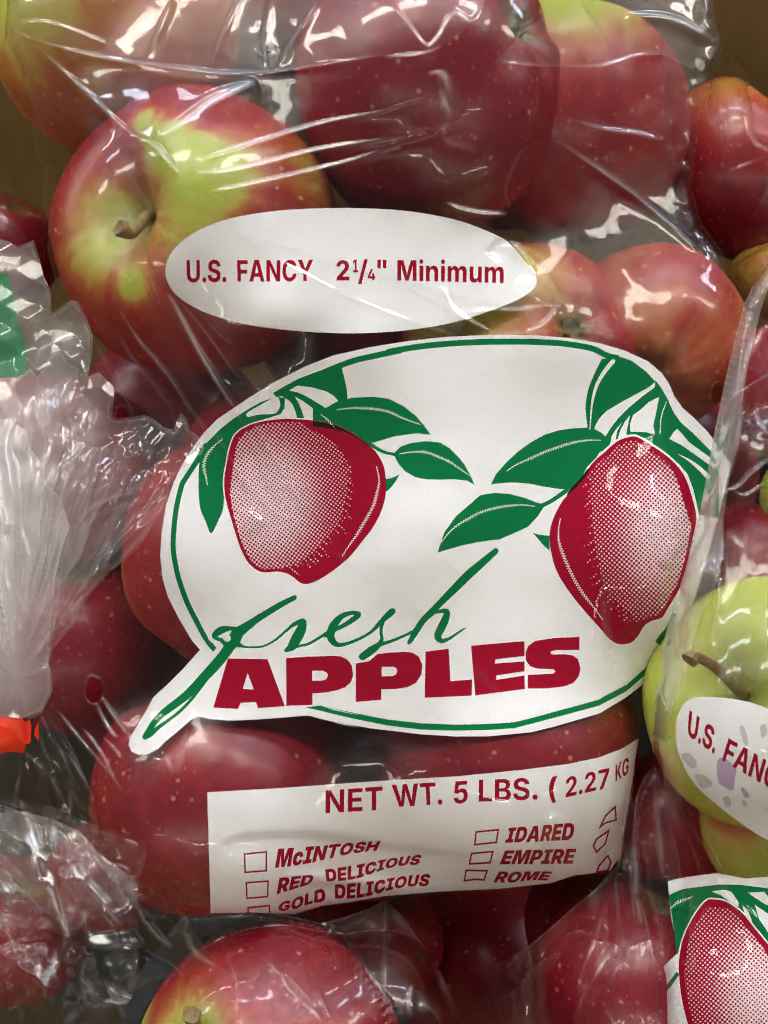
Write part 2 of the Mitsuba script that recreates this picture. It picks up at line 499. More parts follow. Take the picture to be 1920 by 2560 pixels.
# ------------------------------------------------------------------ apples
def apple(cx, cy, r, wc, axis, tone_, label, patches=(), grad=(0, 0, 0), seed=0, end=None, stem=None, n=84, cavity=0.34, cavity_width=0.42, lobes=0.018, noise=0.12, dents=()):
    """axis: the direction of the stem end in the frame of the print (right, up, towards the camera). tone_ and patches: how ripe, 0 green to 1 crimson."""
    key = numbered('apple')
    k = (D - wc) / D
    rr = r * k
    a = np.array(axis, float)
    a /= np.linalg.norm(a)
    b = np.cross(a, [0.31, 0.9, 0.2])
    b /= np.linalg.norm(b)
    c = np.cross(a, b)
    frame = np.stack([b, c, a], 1)
    rng = np.random.default_rng(seed + 77)
    th = np.linspace(0, np.pi, n)[1:-1]
    th = np.concatenate([[0.0], th - 0.25 * np.sin(2 * th) * 0.4, [np.pi]])
    m = int(1.9 * n)
    ph = np.arange(m) * 2 * np.pi / m
    TH, PH = np.meshgrid(th, ph, indexing='ij')
    ph0 = rng.uniform(0, 6.28)
    dirs = np.stack([np.sin(TH) * np.cos(PH), np.sin(TH) * np.sin(PH), np.cos(TH)], -1)
    rad = 1 - cavity * np.exp(-(TH / cavity_width) ** 2) - 0.20 * np.exp(-((np.pi - TH) / 0.26) ** 2) + 0.035 * np.cos(TH)
    rad += lobes * np.cos(5 * PH + ph0) * np.clip(1 - np.cos(TH), 0.3, 2) * np.sin(TH) ** 0.5
    rad += lobes * 2.4 * np.cos(2 * PH + 2 * ph0) * np.exp(-((TH - 0.5) / 0.4) ** 2)
    rad += 0.03 * (meshkit.fbm(dirs * 1.6 + seed, 2, seed) - 0.5) + 0.006 * (meshkit.fbm(dirs * 9 + seed, 2, seed) - 0.5)
    for px, py, pr, dep in dents:
        q = np.array([(px - cx) / r, (cy - py) / r, 0.0])
        q[2] = math.sqrt(max(0.02, 1 - q @ q))
        ang = np.arccos(np.clip(dirs @ (frame.T @ (q / np.linalg.norm(q))), -1, 1))
        rad -= dep * np.exp(-(ang / (pr / r)) ** 2)
    loc = dirs * rad[..., None]
    loc[..., 2] *= 0.94
    scale_to = 1 / np.abs(np.hypot(loc[..., 0], loc[..., 1])).max()
    loc = loc * scale_to
    uvw = loc @ frame.T * rr
    cu = np.array([(cx - 960) * k, (1280 - cy) * k, wc])
    P = cu + uvw
    # ripeness
    d3 = dirs @ frame.T
    streak = meshkit.fbm(np.stack([np.cos(PH) * 9, np.sin(PH) * 9, TH * 0.8 + seed], -1), 4, seed + 5) - 0.5
    blot = meshkit.fbm(dirs * 2.6 + seed, 3, seed + 9) - 0.5
    t = tone_ + d3 @ np.array(grad) + noise * 2.2 * streak + noise * 2.4 * blot
    for px, py, pr, dt in patches:
        q = np.array([(px - cx) / r, (cy - py) / r, 0.0])
        q[2] = math.sqrt(max(0.02, 1 - q @ q))
        q /= np.linalg.norm(q)
        ang = np.arccos(np.clip(d3 @ q, -1, 1))
        t += dt * np.exp(-(ang / (pr / r)) ** 2 * (1 + 0.5 * streak))
    russet = 0.75 * np.exp(-(TH / (0.21 + 0.18 * (streak + 0.5))) ** 2) + 0.8 * np.exp(-((np.pi - TH) / 0.2) ** 2)
    I, J = np.meshgrid(np.arange(n - 1), np.arange(m), indexing='ij')
    A, B = I * m + J, I * m + (J + 1) % m
    Cc, Dd = (I + 1) * m + (J + 1) % m, (I + 1) * m + J
    F = np.concatenate([np.stack([A, Dd, Cc], -1).reshape(-1, 3), np.stack([A, Cc, B], -1).reshape(-1, 3)])
    Pw = world(P[..., 0], P[..., 1], P[..., 2]).reshape(-1, 3)
    # weld the poles
    F = np.where(F < m, 0, F)
    F = np.where(F >= (n - 1) * m, (n - 1) * m, F)
    F = F[(F[:, 0] != F[:, 1]) & (F[:, 1] != F[:, 2]) & (F[:, 0] != F[:, 2])]
    scene[key] = mikit.ply((Pw, F), 'apple_skin', smooth=True, uv=np.stack([np.clip(t, 0, 1.2), np.clip(russet, 0, 1)], -1).reshape(-1, 2))
    labels[key] = dict(label=label, category='apple')
    low = cu + frame @ np.array([0, 0, 0.94 * (1 - cavity + 0.035) * scale_to * rr])
    if stem:
        tip = [np.array([(x - 960) * (D - w) / D, (1280 - y) * (D - w) / D, w]) for x, y, w in stem[0]]
        base = low - a * 0.05 * rr
        line = smooth_line([base, low + a * 0.06 * rr, *tip], 7)
        rad_ = np.interp(np.linspace(0, 1, len(line)), [0, 0.75, 0.92, 1], [stem[1], stem[1] * 0.9, stem[1] * 1.5, stem[1] * 1.3])
        part(key, 'stem', mikit.ply(tube(line, rad_, seed), 'stem_wood', smooth=40))
    if end == 'calyx':
        dn = cu - a * 0.94 * rr * (1 - 0.20 - 0.035) * scale_to
        mesh = []
        for q in range(6):
            an = q * math.pi / 3 + rng.uniform(-.2, .2)
            out = frame @ np.array([math.cos(an), math.sin(an), 0])
            side = np.cross(out, a)
            l = rr * rng.uniform(0.10, 0.16)
            w_ = rr * 0.035
            p0, p1, p2 = dn, dn + out * l * 0.6 - a * rr * 0.03, dn + out * l * 0.75 - a * rr * (0.11 + 0.05 * rng.random())
            v = np.array([p0 - side * w_, p0 + side * w_, p1 + side * w_ * 1.2, p1 - side * w_ * 1.2, p2])
            mesh.append(trimesh.Trimesh(world(*v.T), [[0, 1, 2], [0, 2, 3], [3, 2, 4]], process=False))
        part(key, 'calyx', mikit.ply(trimesh.util.concatenate(mesh), 'calyx_dry'))
    return key


def tube(line, radii, seed=0, sides=12):
    p = np.array(line)
    t = np.gradient(p, axis=0)
    t /= np.linalg.norm(t, axis=1, keepdims=True)
    a = np.cross(t, [0.2, 0.5, 0.84])
    a /= np.linalg.norm(a, axis=1, keepdims=True)
    b = np.cross(t, a)
    an = np.arange(sides) * 2 * np.pi / sides
    r = np.asarray(radii)[:, None] * (1 + 0.12 * np.sin(3 * an + seed)[None])
    v = p[:, None] + r[..., None] * (np.cos(an)[None, :, None] * a[:, None] + np.sin(an)[None, :, None] * b[:, None])
    n = len(p)
    I, J = np.meshgrid(np.arange(n - 1), np.arange(sides), indexing='ij')
    A, B, C, E = I * sides + J, I * sides + (J + 1) % sides, (I + 1) * sides + (J + 1) % sides, (I + 1) * sides + J
    f = np.concatenate([np.stack([A, B, C], -1).reshape(-1, 3), np.stack([A, C, E], -1).reshape(-1, 3)])
    v = np.concatenate([v.reshape(-1, 3), p[:1], p[-1:] - 0.4 * np.asarray(radii)[-1] * t[-1:]])
    cap = [[n * sides, (j + 1) % sides, j] for j in range(sides)] + [[n * sides + 1, (n - 1) * sides + j, (n - 1) * sides + (j + 1) % sides] for j in range(sides)]
    return world(*v.T), np.vstack([f, cap])


# ------------------------------------------------------------------ the bin
def box_mesh(lo, hi):
    m = trimesh.creation.box(np.subtract(hi, lo))
    m.apply_translation((np.array(lo) + hi) / 2)
    return m


BACK = at(960, -260, -900)[1]
FLOOR = -0.32
scene['gap_shade'] = dict(type='diffuse', reflectance=rgb(0.022, 0.021, 0.022))  # near-black floor colour, standing in for deep shade between the apples
part('cardboard_bin', 'back_wall', mikit.ply(box_mesh([-0.45, BACK, FLOOR], [0.45, BACK + 0.008, at(960, -260, -900)[2] + 0.10]), 'kraft_board'))
part('cardboard_bin', 'floor', mikit.ply(box_mesh([-0.45, -0.45, FLOOR - 0.008], [0.45, BACK, FLOOR]), 'gap_shade'))
part('cardboard_bin', 'side_wall', mikit.ply(box_mesh([-0.458, -0.45, FLOOR], [-0.45, BACK, 0.0]), 'kraft_board'))
part('cardboard_bin', 'side_wall', mikit.ply(box_mesh([0.45, -0.45, FLOOR], [0.458, BACK, 0.0]), 'kraft_board'))
part('cardboard_bin', 'front_wall', mikit.ply(box_mesh([-0.45, -0.458, FLOOR], [0.45, -0.45, 0.03]), 'kraft_board'))  # out of view, made higher to shade the depths under the weight panel
labels['cardboard_bin'] = dict(label='brown cardboard bin wall behind the bags of apples', category='bin')

# ------------------------------------------------------------------ the apples of the printed bag
E_ = 1.1573
MAIN = []


def main_apple(cx, cy, r, wc, *a, **k):
    MAIN.append((cx, cy, r, wc))
    return apple(cx, cy, r, wc, *a, **k)


main_apple(300, 100, 315, -430, (-0.5, 0.75, 0.25), 0.53, 'orange red apple with a yellow side in the top left corner of the bag', [(60, 30, 190, -0.50), (330, 330, 120, -0.12), (200, 180, 120, -0.15)], seed=1)
main_apple(497, 590, 362, -330, (-0.46, 0.05, 0.86), 0.80, 'red and green apple showing its stem left of the white oval',
           [(300, 590, 150, -0.50), (255, 520, 70, -0.2), (392, 365, 42, -0.8), (440, 430, 62, -0.8), (505, 482, 70, -0.75), (580, 535, 80, -0.7), (640, 500, 90, -0.2), (520, 640, 100, -0.45), (250, 690, 100, -0.35), (365, 775, 42, -0.75), (800, 500, 140, -0.40), (290, 350, 130, 0.2), (560, 330, 120, 0.05), (430, 760, 120, -0.15)],
           seed=2, stem=([(332, 582, -40), (298, 568, -4)], 15), n=120, cavity=0.52, cavity_width=0.36, lobes=0.02, noise=0.11, dents=[(318, 440, 60, 0.10), (300, 500, 60, 0.06), (450, 430, 90, -0.02)])
main_apple(1080, 225, 362, -330, (-0.70, -0.34, -0.62), 0.99, 'deep crimson apple with its blossom end showing at the top of the bag', [(1300, 560, 90, -0.2)], seed=3, end='calyx', n=120, noise=0.12)
main_apple(1385, 310, 335, -600, (0.2, 0.9, 0.2), 0.86, 'red apple with yellow green shoulder behind the crimson one', [(1430, 40, 150, -0.75), (1350, 120, 120, -0.45), (1480, 180, 110, -0.25)], seed=4)
main_apple(1300, 900, 308, -400, (-0.42, -0.22, -0.88), 0.68, 'orange red apple half hidden between the oval and the big printed panel', [(1220, 700, 150, -0.50), (1130, 800, 170, -0.38), (1540, 900, 120, 0.2), (1030, 850, 90, -0.3)], seed=5, end='calyx', n=100)
main_apple(1630, 850, 240, -470, (0.2, 0.5, -0.7), 0.58, 'brownish red apple at the right edge of the printed bag', [(1700, 700, 110, 0.18), (1560, 800, 90, -0.10)], seed=6)
main_apple(690, 1190, 250, -450, (0.3, 0.8, 0.1), 0.92, 'dark red apple peeking above the upper left rim of the printed panel', seed=7, n=60)
main_apple(600, 1390, 312, -420, (0.5, 0.5, 0.3), 0.80, 'red apple with a yellow edge left of the printed panel', [(300, 1480, 95, -0.75), (400, 1650, 100, -0.25), (330, 1250, 60, 0.1)], seed=8)
main_apple(170, 1600, 250, -520, (0.1, 0.8, 0.3), 0.95, 'dark red apple behind the punched film near the red tie', seed=9, n=70)
main_apple(550, 1965, 335, -345, (0.5, -0.8, 0.1), 0.90, 'red apple with pale dots left of the white weight panel', [(520, 2330, 120, -0.45), (560, 1800, 90, -0.05)], seed=10, n=110, noise=0.12)
main_apple(1250, 1850, 345, -360, (0.6, -0.6, -0.3), 0.93, 'red apple between the big printed panel and the weight panel', seed=11, n=100, noise=0.12)
main_apple(130, 1190, 280, -560, (0.1, 0.8, -0.3), 0.95, 'dark red apple behind the gathered film on the left', seed=12, n=60)
HIDDEN = [(1050, 1350, 320, -370), (1480, 1380, 300, -350), (850, 1650, 200, -300), (1700, 1400, 150, -420), (900, 880, 170, -190), (700, 780, 120, -90)]

# ------------------------------------------------------------------ the printed bag: film
LOW_EDGE = [*Q7((1270, 640), (1400, 602), (1500, 590)), *Q8((0, 562), (250, 541), (500, 530), (720, 506), (830, 470), (970, 466))]
BAG = poly([*V((10, 85), (45, 140), (50, 215), (68, 260), (75, 330), (95, 370), (90, 430), (105, 480), (102, 540), (118, 600), (90, 760), (20, 1000), (-60, 1200), (-90, 1500), (-60, 1800), (60, 1960), (250, 1985), (420, 1978), (540, 1975)),
            *LOW_EDGE,
            *V((1345, 1850), (1352, 1800), (1362, 1740), (1378, 1640), (1388, 1560), (1396, 1490)), (1672, 1690), (1700, 1610), (1735, 1519), (1765, 1422), (1800, 1300), (1830, 1175), (1845, 1074), (1860, 965), (1872, 850), (1876, 780),
            *V((1605, 625), (1560, 545), (1515, 480), (1492, 400), (1502, 330), (1512, 260), (1535, 190), (1562, 110), (1545, 40), (1530, -60), (1400, -150), (800, -160), (100, -150), (20, -60))])


def punch(x, y, rx, ry, seed):
    r = np.random.default_rng(seed)
    a = np.linspace(0, 2 * np.pi, 34, endpoint=False)
    k = 1 + r.uniform(-0.10, 0.10, 34)
    return Polygon(np.stack([x + rx * k * np.cos(a), y + ry * k * np.sin(a)], 1))


HOLES = [punch(234, 1726, 22, 32, 1), punch(268, 1436, 12, 18, 2), punch(305, 1035, 14, 18, 3), punch(1795, 984, 14, 26, 4)]


def roll(h, mask, r, depth=1.0):
    d = np.clip(edge_distance(mask) / r, 0, 1)
    return h - depth * r * (1 - np.sqrt(np.clip(1 - (1 - d) ** 2, 0, 1)))


bag_mask = mask_of(BAG)
ob = sphere_height(MAIN + HIDDEN)
H = membrane(ob, -330, -330, mask_of(BAG.buffer(70)))
H = wobble(H, 7, 165, 3)
H = wobble(H, 0.5, 46, 5, (1.6, 1))
H = roll(H, bag_mask, 24)
edge_d = edge_distance(bag_mask)
H += 10 * np.exp(-(edge_d / 45) ** 2) * (YY < 1900) * (crumple(XX, YY, 70, 8) - 0.5) * 2
CREASES = [
    (Q1((30, 130), (200, 190), (400, 240), (640, 278), (900, 312), (1050, 317), (1240, 300), (1659, 240)), 9, 7),
    (Q1((690, 590), (800, 520), (900, 445), (1000, 395), (1110, 350)), 16, 17, 2.0),
    (Q1((850, 745), (950, 742), (1100, 712), (1400, 642), (1659, 605), (1760, 585)), 8, 7, 2.6),
    (Q1((900, 830), (1000, 812), (1200, 770), (1500, 700), (1659, 650), (1740, 640)), 7, 7, 2.2),
    (Q1((850, 700), (980, 650), (1150, 600), (1400, 530), (1659, 483), (1760, 450)), 6, 7, 1.8),
    (Q1((905, 300), (960, 150), (1030, 0), (1060, -60)), 4, 6),
    (Q1((1190, 305), (1280, 150), (1390, 0)), 4, 6),
    (Q1((1155, 310), (1140, 180), (1160, 0)), 4, 6),
    (Q1((640, 250), (690, 120), (740, 0)), 4, 7),
    (Q1((60, 100), (200, 100), (330, 140), (460, 190)), 9, 9),
    (Q1((60, 120), (250, 290), (400, 420), (520, 540), (610, 600)), 8, 9),
    (Q1((610, 590), (680, 640), (730, 700), (770, 760)), 9, 10),
    (Q2((0, 250), (90, 245), (200, 230), (250, 200)), 8, 9),
    (Q2((20, 0), (100, 100), (180, 200), (240, 160), (300, 60), (380, 90), (440, 0)), 7, 8),
    (Q2((0, 470), (130, 440), (200, 420)), 5, 6), (Q2((0, 640), (160, 600), (270, 570)), 5, 6),
    (Q2((260, 880), (330, 910), (430, 930), (540, 930)), 12, 13),
    (Q2((640, 600), (570, 700), (530, 820), (545, 930)), 6, 6),
    (Q2((700, 580), (820, 660), (1000, 780), (1150, 890), (1300, 1020), (1390, 1106)), 6, 8),
    (Q2((500, 270), (640, 285), (800, 290), (950, 285), (1100, 240), (1200, 235)), 5, 7),
    (Q2((780, 515), (950, 560), (1100, 580), (1210, 610)), 5, 10),
    (Q2((840, 0), (900, 100), (1000, 230)), 6, 12),
    (Q2((1040, 60), (1250, 80), (1450, 190)), 6, 10),
    (ZO((300, 120), (365, 160), (450, 230), (600, 310), (800, 410), (1000, 490), (1200, 560), (1330, 620)), 1.7, 9, 2.0),
    (ZO((360, 140), (600, 222), (800, 282), (1000, 330), (1250, 400), (1450, 450)), 1.5, 11, 1.6),
    (ZO((960, 330), (1150, 430), (1250, 490), (1400, 590)), 1.2, 9),
    (ZO((1360, 230), (1400, 190), (1450, 165)), -12, 13), (ZO((1390, 190), (1480, 200), (1560, 310)), 6, 10),
    (L1((1150, 430), (1200, 510), (1270, 640), (1350, 790), (1430, 920), (1530, 1080), (1620, 1210), (1659, 1290)), 9, 10, 2.2),
    (L1((780, 500), (840, 580), (950, 750), (1080, 900), (1200, 1050), (1300, 1200), (1420, 1360), (1560, 1500)), 6, 8, 1.6),
    (L1((1230, 470), (1400, 680), (1550, 880), (1659, 1030)), 4, 6),
    (L1((1380, 540), (1500, 690), (1620, 800)), 4, 6),
    (L1((760, 600), (880, 840), (1000, 990), (1130, 1140), (1240, 1290)), 5, 10),
    (L1((540, 460), (650, 760), (760, 980), (850, 1130), (920, 1260)), 5, 7),
    (L1((820, 240), (870, 310), (910, 370)), 4, 6), (L1((970, 260), (1060, 400), (1170, 690)), 3, 6),
    (ZB((230, -20), (300, 120), (370, 240), (440, 400), (520, 570), (620, 700)), 4, 7, 2.0),
    (ZB((320, -10), (400, 150), (500, 330), (600, 500), (690, 640), (760, 700)), 6, 9, 2.0),
    (ZB((20, 40), (120, 200), (250, 430), (400, 610), (530, 740)), 3, 6),
    (ZB((340, 700), (390, 770), (440, 790)), 6, 14),
    (L3((640, 240), (700, 370), (760, 470), (810, 520)), 6, 8), (L3((690, 220), (790, 370), (890, 500)), 5, 8),
    (L3((380, 310), (470, 430), (600, 590), (720, 730), (880, 930)), 7, 9), (L3((560, 440), (680, 600), (790, 800)), 6, 8),
    (L3((370, 540), (450, 700), (500, 880), (545, 1040)), 8, 10), (L3((440, 600), (560, 790), (660, 980)), 7, 9),
    (L3((700, 500), (800, 610), (830, 660)), 5, 7), (L3((1130, 600), (1190, 800)), 4, 9), (L3((1300, 420), (1260, 640), (1220, 800)), 4, 12),
    (L5((120, 275), (250, 250), (400, 243), (600, 238), (800, 260), (1000, 290), (1400, 340), (1659, 350)), -12, 24, 0.0),
    (L5((500, 455), (650, 458), (800, 475), (1000, 498), (1200, 522), (1400, 540)), 20, 24, 0.0),
    (L5((560, 500), (800, 515), (1000, 535), (1150, 550)), -9, 10),
    (Q4((600, 340), (690, 300), (730, 250), (748, 205)), 11, 10), (Q4((320, 250), (450, 235), (600, 230), (745, 200)), 6, 7), (Q4((250, 130), (310, 240), (480, 340)), 5, 8),
    (V((950, 150), (962, 215), (972, 260)), 12, 26, 2.0), (V((1040, 330), (960, 300), (985, 230)), 4, 16), (V((1090, 210), (1150, 240), (1170, 300)), 3, 16),  # first entry is added to make the soft highlight on the crimson apple
    (ZG((0, 40), (300, 260), (600, 500), (900, 800), (1100, 950)), 1.3, 20),
    (ZE((1250, 620), (1210, 760), (1160, 850)), 8, 14), (ZE((1440, 600), (1330, 760), (1240, 960), (1180, 1200)), -9, 14),
    (ZE((700, 900), (720, 1200), (740, 1500), (760, 1700)), -5, 12),
    (L6((780, 700), (760, 320), (820, 200)), 6, 16), (L6((1150, 240), (1180, 330), (1120, 500)), 10, 10), (L6((1250, 120), (1230, 250), (1150, 420), (1080, 600)), 12, 12),
]
GLOW = 0 * H
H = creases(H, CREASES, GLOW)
for hole in HOLES:
    c = np.array(hole.buffer(2).exterior.coords)[::3]
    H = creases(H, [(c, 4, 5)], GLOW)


def micro(h, seed, amp=0.35, size=15, ang=0.5):
    """Fine stretch marks that break up the mirror images of the lamps."""
    c, s_ = math.cos(ang), math.sin(ang)
    a, b = XX * c + YY * s_, YY * c - XX * s_
    where = meshkit.fbm(np.stack([XX / 170, YY / 170, 0 * XX + seed], -1), 2, seed)
    return h + amp * 2 * (0.35 + 1.3 * where) * (meshkit.fbm(np.stack([a / size / 2.4, b / size, 0 * XX + 0.5], -1), 2, seed + 1) - 0.5)


PRINT_H = H
FILM = Field(H)
BAG_KEY = 'plastic_bag'
TOPF = poly([*Q1((22, 128), (200, 192), (400, 242), (640, 279), (900, 313), (1050, 318), (1240, 301), (1659, 241)), *Q2((90, 247), (200, 232), (330, 150), (420, 40), (470, -60)), (1200, -150), (100, -150), (20, -60)]).intersection(BAG)
part(BAG_KEY, 'folded_film', laid(TOPF, Field(micro(H, 37, 0.5, 40, 0.2) + 7), 'hazy_film'))
TOPR = poly([*Q2((470, 270), (640, 286), (800, 291), (950, 286), (1100, 241), (1200, 236), (1330, 300), (1430, 240), (1500, 60), (1500, -200), (640, -200), (700, 60))]).intersection(BAG)
part(BAG_KEY, 'folded_film', laid(TOPR, Field(micro(H, 39, 0.5, 40, 0.9) + 7), 'hazy_film'))
back = np.full(XX.shape, -800.0)
back = wobble(back, 40, 300, 12)
back += 30 * crumple(XX, YY, 160, 21)
part(BAG_KEY, 'back_film', laid(BAG, Field(back), 'back_film', cell=16))
labels[BAG_KEY] = dict(label='clear bag of red apples with the big printed apple panel in the middle', category='plastic bag')


def printed(parent, field, name, p, bsdf, layer, label=None):
    if p.is_empty:
        return None
    return part(parent, name, laid(p, field, bsdf, LAYER[layer] if isinstance(layer, str) else layer), label)


def ink_on(name, p, bsdf, layer, label=None):
    p = p.intersection(BAG.buffer(-2))
    return printed(BAG_KEY, FILM, name, p, bsdf, layer, label)


# the white oval with the grade
OVAL = poly(ZO((22, 300), (40, 230), (100, 165), (200, 108), (320, 70), (480, 45), (650, 35), (820, 34), (980, 42), (1120, 60), (1250, 90), (1360, 130), (1430, 165), (1475, 205), (1510, 250), (1550, 290), (1563, 335),
                  (1545, 372), (1480, 415), (1380, 455), (1250, 500), (1100, 530), (950, 547), (780, 553), (600, 547), (430, 530), (300, 505), (180, 465), (90, 415), (40, 360)), 4)
ink_on('printed_oval', OVAL, 'white_print', 'white', 'white printed oval with the red apple grade')
for w, c in [('U.S.', ((110, 252), (275, 250), (275, 340), (112, 343))), ('FANCY', ((320, 250), (635, 249), (632, 335), (322, 339))), ('2', ((733, 250), (786, 250), (786, 333), (733, 333))),
             ('1', ((800, 247), (822, 247), (822, 300), (802, 300))), ('/', ((824, 250), (862, 250), (860, 335), (822, 335))), ('4', ((862, 286), (893, 286), (893, 333), (863, 333))), ('"', ((902, 248), (940, 248), (938, 330), (900, 330))),
             ('Minimum', ((985, 250), (1427, 256), (1425, 344), (985, 333)))]:
    ink_on('grade_lettering', text_on(w, *ZO(*c), weight=740), 'red_ink', 'red')

# the big panel
PANEL = poly([*V((440, 935), (470, 905), (500, 885), (540, 858), (600, 822), (660, 792), (720, 768), (800, 750), (880, 737), (960, 728), (1060, 723), (1150, 724), (1230, 730), (1300, 742), (1350, 757), (1400, 780), (1430, 805), (1447, 830),
                 (1457, 855), (1475, 880), (1500, 902), (1530, 932), (1580, 1000), (1610, 1100), (1600, 1200), (1560, 1290), (1500, 1385)),
              *Q6((1240, 480), (1190, 620), (1130, 740), (1050, 800)), *ZG((1659, 1050), (1400, 1125), (1250, 1162), (1000, 1185), (800, 1187), (600, 1175), (300, 1140), (0, 1085)),
              *ZF((1659, 1102), (1550, 1085), (1400, 1045), (1300, 1018), (1100, 1035), (900, 1048), (750, 1052), (620, 1042), (530, 1022), (480, 1055), (400, 1125), (310, 1200), (260, 1248), (200, 1280), (130, 1290), (80, 1270), (55, 1220), (65, 1170),
                   (120, 1080), (180, 980), (230, 890), (330, 800), (440, 690), (552, 565)),
              *V((415, 1385), (385, 1335), (362, 1290), (350, 1250), (345, 1200), (348, 1150), (358, 1090), (375, 1040), (395, 1000), (418, 965))])
PANEL = PANEL.intersection(BAG.buffer(-2))
ink_on('logo_panel', PANEL, 'white_print', 'white', 'white printed panel with two apples and the words fresh apples')

APPLE1 = poly(ZB((240, 190), (300, 140), (400, 100), (550, 78), (700, 80), (850, 95), (950, 120), (1050, 170), (1150, 240), (1220, 310), (1265, 390), (1282, 470), (1285, 560), (1275, 640), (1240, 740), (1190, 830), (1120, 920), (1040, 1020), (950, 1100),
                    (850, 1170), (780, 1205), (730, 1217), (690, 1205), (640, 1165), (590, 1140), (530, 1130), (470, 1135), (410, 1128), (340, 1075), (290, 990), (250, 880), (220, 780), (190, 680), (170, 580), (168, 480), (190, 350), (212, 255)), 4)
TOP2 = [(zx * 1.2 - 331.8, zy * 1.2 - 995.4) for zx, zy in [(870, 740), (950, 672), (1040, 640), (1100, 648), (1200, 708), (1300, 778), (1380, 858), (1430, 940), (1470, 1060), (1500, 1200)]]
APPLE2 = poly(ZE((544, 73), (616, -23), *TOP2, (1440, 600), (1400, 800), (1330, 1020), (1240, 1180), (1180, 1275), (1090, 1305), (1030, 1350), (980, 1430), (930, 1480), (870, 1498), (800, 1490), (740, 1450), (680, 1380), (580, 1270), (470, 1140), (380, 1020),
                    (300, 880), (260, 740), (245, 620), (255, 520), (290, 420), (350, 310), (420, 230), (500, 150)), 4)
HALO1, HALO2 = APPLE1.buffer(3.4), APPLE2.buffer(5.5)

W1 = poly(ZB((323, 37), (423, -23), (523, -75), (548, -53), (553, -13), (533, 27), (503, 42), (403, 47), (333, 62)), 4)
line_top = band([*ZA((1000, 365)), *ZA((1300, 240), (1500, 190), (1659, 155)), *ZC((200, 165), (400, 130), (600, 110), (800, 98), (1000, 95), (1200, 97), (1400, 108), (1600, 140)), *ZD((880, 80), (960, 98))], 15)
line_left = band([*L2((1400, 60), (1370, 130), (1330, 190), (1265, 290), (1250, 330), (1225, 430), (1205, 560), (1195, 740), (1215, 880), (1240, 980), (1290, 1120), (1350, 1240), (1420, 1370), (1485, 1452))], 13)
line_low = poly([*ZF((1290, 962), (1385, 950), (1480, 982), (1659, 1020)), *ZG((0, 1002), (200, 1048), (400, 1087), (600, 1109), (800, 1117), (1000, 1112), (1150, 1102), (1250, 1078), (1400, 1037), (1659, 967)), *Q6((950, 797), (1050, 747), (1140, 668), (1148, 690), (1050, 775), (950, 826)),
                 *ZG((1659, 1003), (1400, 1073), (1250, 1112), (1150, 1138), (1000, 1148), (800, 1153), (600, 1147), (400, 1123), (200, 1083), (0, 1035)), *ZF((1659, 1052), (1480, 1010), (1380, 985), (1300, 968))])
line_right = band(Q6((1182, 570), (1200, 545), (1235, 500), (1260, 440)), 14)
halo_f = stroke(ZF((650, 470, 45), (720, 540, 45), (700, 590, 50), (640, 690, 50)), 3)
for p in (line_top, line_left.difference(halo_f), line_low, line_right):
    ink_on('border_line', p, 'green_ink', 'green')

branch_left = poly([*ZB((420, -20), (330, 20), (230, 80), (140, 150), (60, 230), (33, 250), (-20, 330), (-40, 400), (0, 400), (60, 330), (165, 330), (190, 320), (235, 190), (300, 135), (400, 95), (500, 65), (560, 45), (582, 0), (590, -60)), *ZA((930, 345), (850, 415), (700, 500), (700, 520))])
branch_left = unary_union([poly(ZB((523, -75), (420, -40), (330, 10), (230, 75), (140, 145), (60, 225), (20, 270), (60, 330), (165, 330), (190, 320), (235, 190), (300, 135), (400, 92), (500, 62), (558, 42), (584, 0), (588, -70))),
                           poly(ZA((1250, 252), (1100, 298), (960, 350), (850, 410), (780, 450), (800, 480), (860, 470), (880, 440), (950, 400), (1050, 412), (1150, 440), (1200, 470), (1228, 500), (1240, 525), (1292, 525), (1296, 480), (1290, 420), (1275, 350))),
                           stroke(ZA((850, 445, 26), (920, 500, 22), (955, 570, 22), (975, 640, 24)), 4),
                           stroke(ZA((860, 440, 12), (960, 470, 18), (1060, 530, 24), (1130, 585, 34)), 4)]).difference(W1).difference(HALO1)
ink_on('branch', branch_left, 'green_ink', 'green')
leaf_a = poly(ZB((30, 245), (5, 330), (-8, 400), (-11, 560), (0, 690), (35, 775), (75, 865), (120, 790), (160, 690), (166, 560), (172, 450), (190, 330), (150, 250)), 4).difference(HALO1)
leaf_b = unary_union([poly(ZB((780, 10), (870, 0), (950, -45), (1050, -70), (1200, -77), (1306, -63), (1406, -13), (1496, 57), (1546, 117), (1598, 187), (1500, 175), (1350, 195), (1200, 240), (1150, 240), (1050, 180), (900, 118), (780, 105))),
                      stroke(ZB((1150, 235, 14), (1260, 300, 11), (1345, 322, 11)), 4)]).difference(APPLE1)
leaf_c = poly(ZC((230, 870), (280, 820), (350, 795), (450, 782), (550, 790), (620, 830), (680, 890), (720, 940), (760, 1010), (792, 1082), (740, 1055), (650, 1045), (550, 1048), (450, 1045), (380, 1030), (310, 990), (260, 930)))
leaf_d = poly(ZB((1280, 490), (1320, 485), (1378, 460), (1350, 510), (1310, 560), (1280, 582)))
leaf_e = poly(ZD((75, 970), (110, 900), (180, 820), (260, 745), (350, 680), (450, 625), (550, 595), (650, 582), (740, 578), (800, 590), (850, 618), (880, 655), (860, 700), (800, 790), (740, 850), (700, 930), (620, 1005), (540, 1000), (440, 985), (340, 965), (240, 957), (150, 961))).difference(APPLE2)
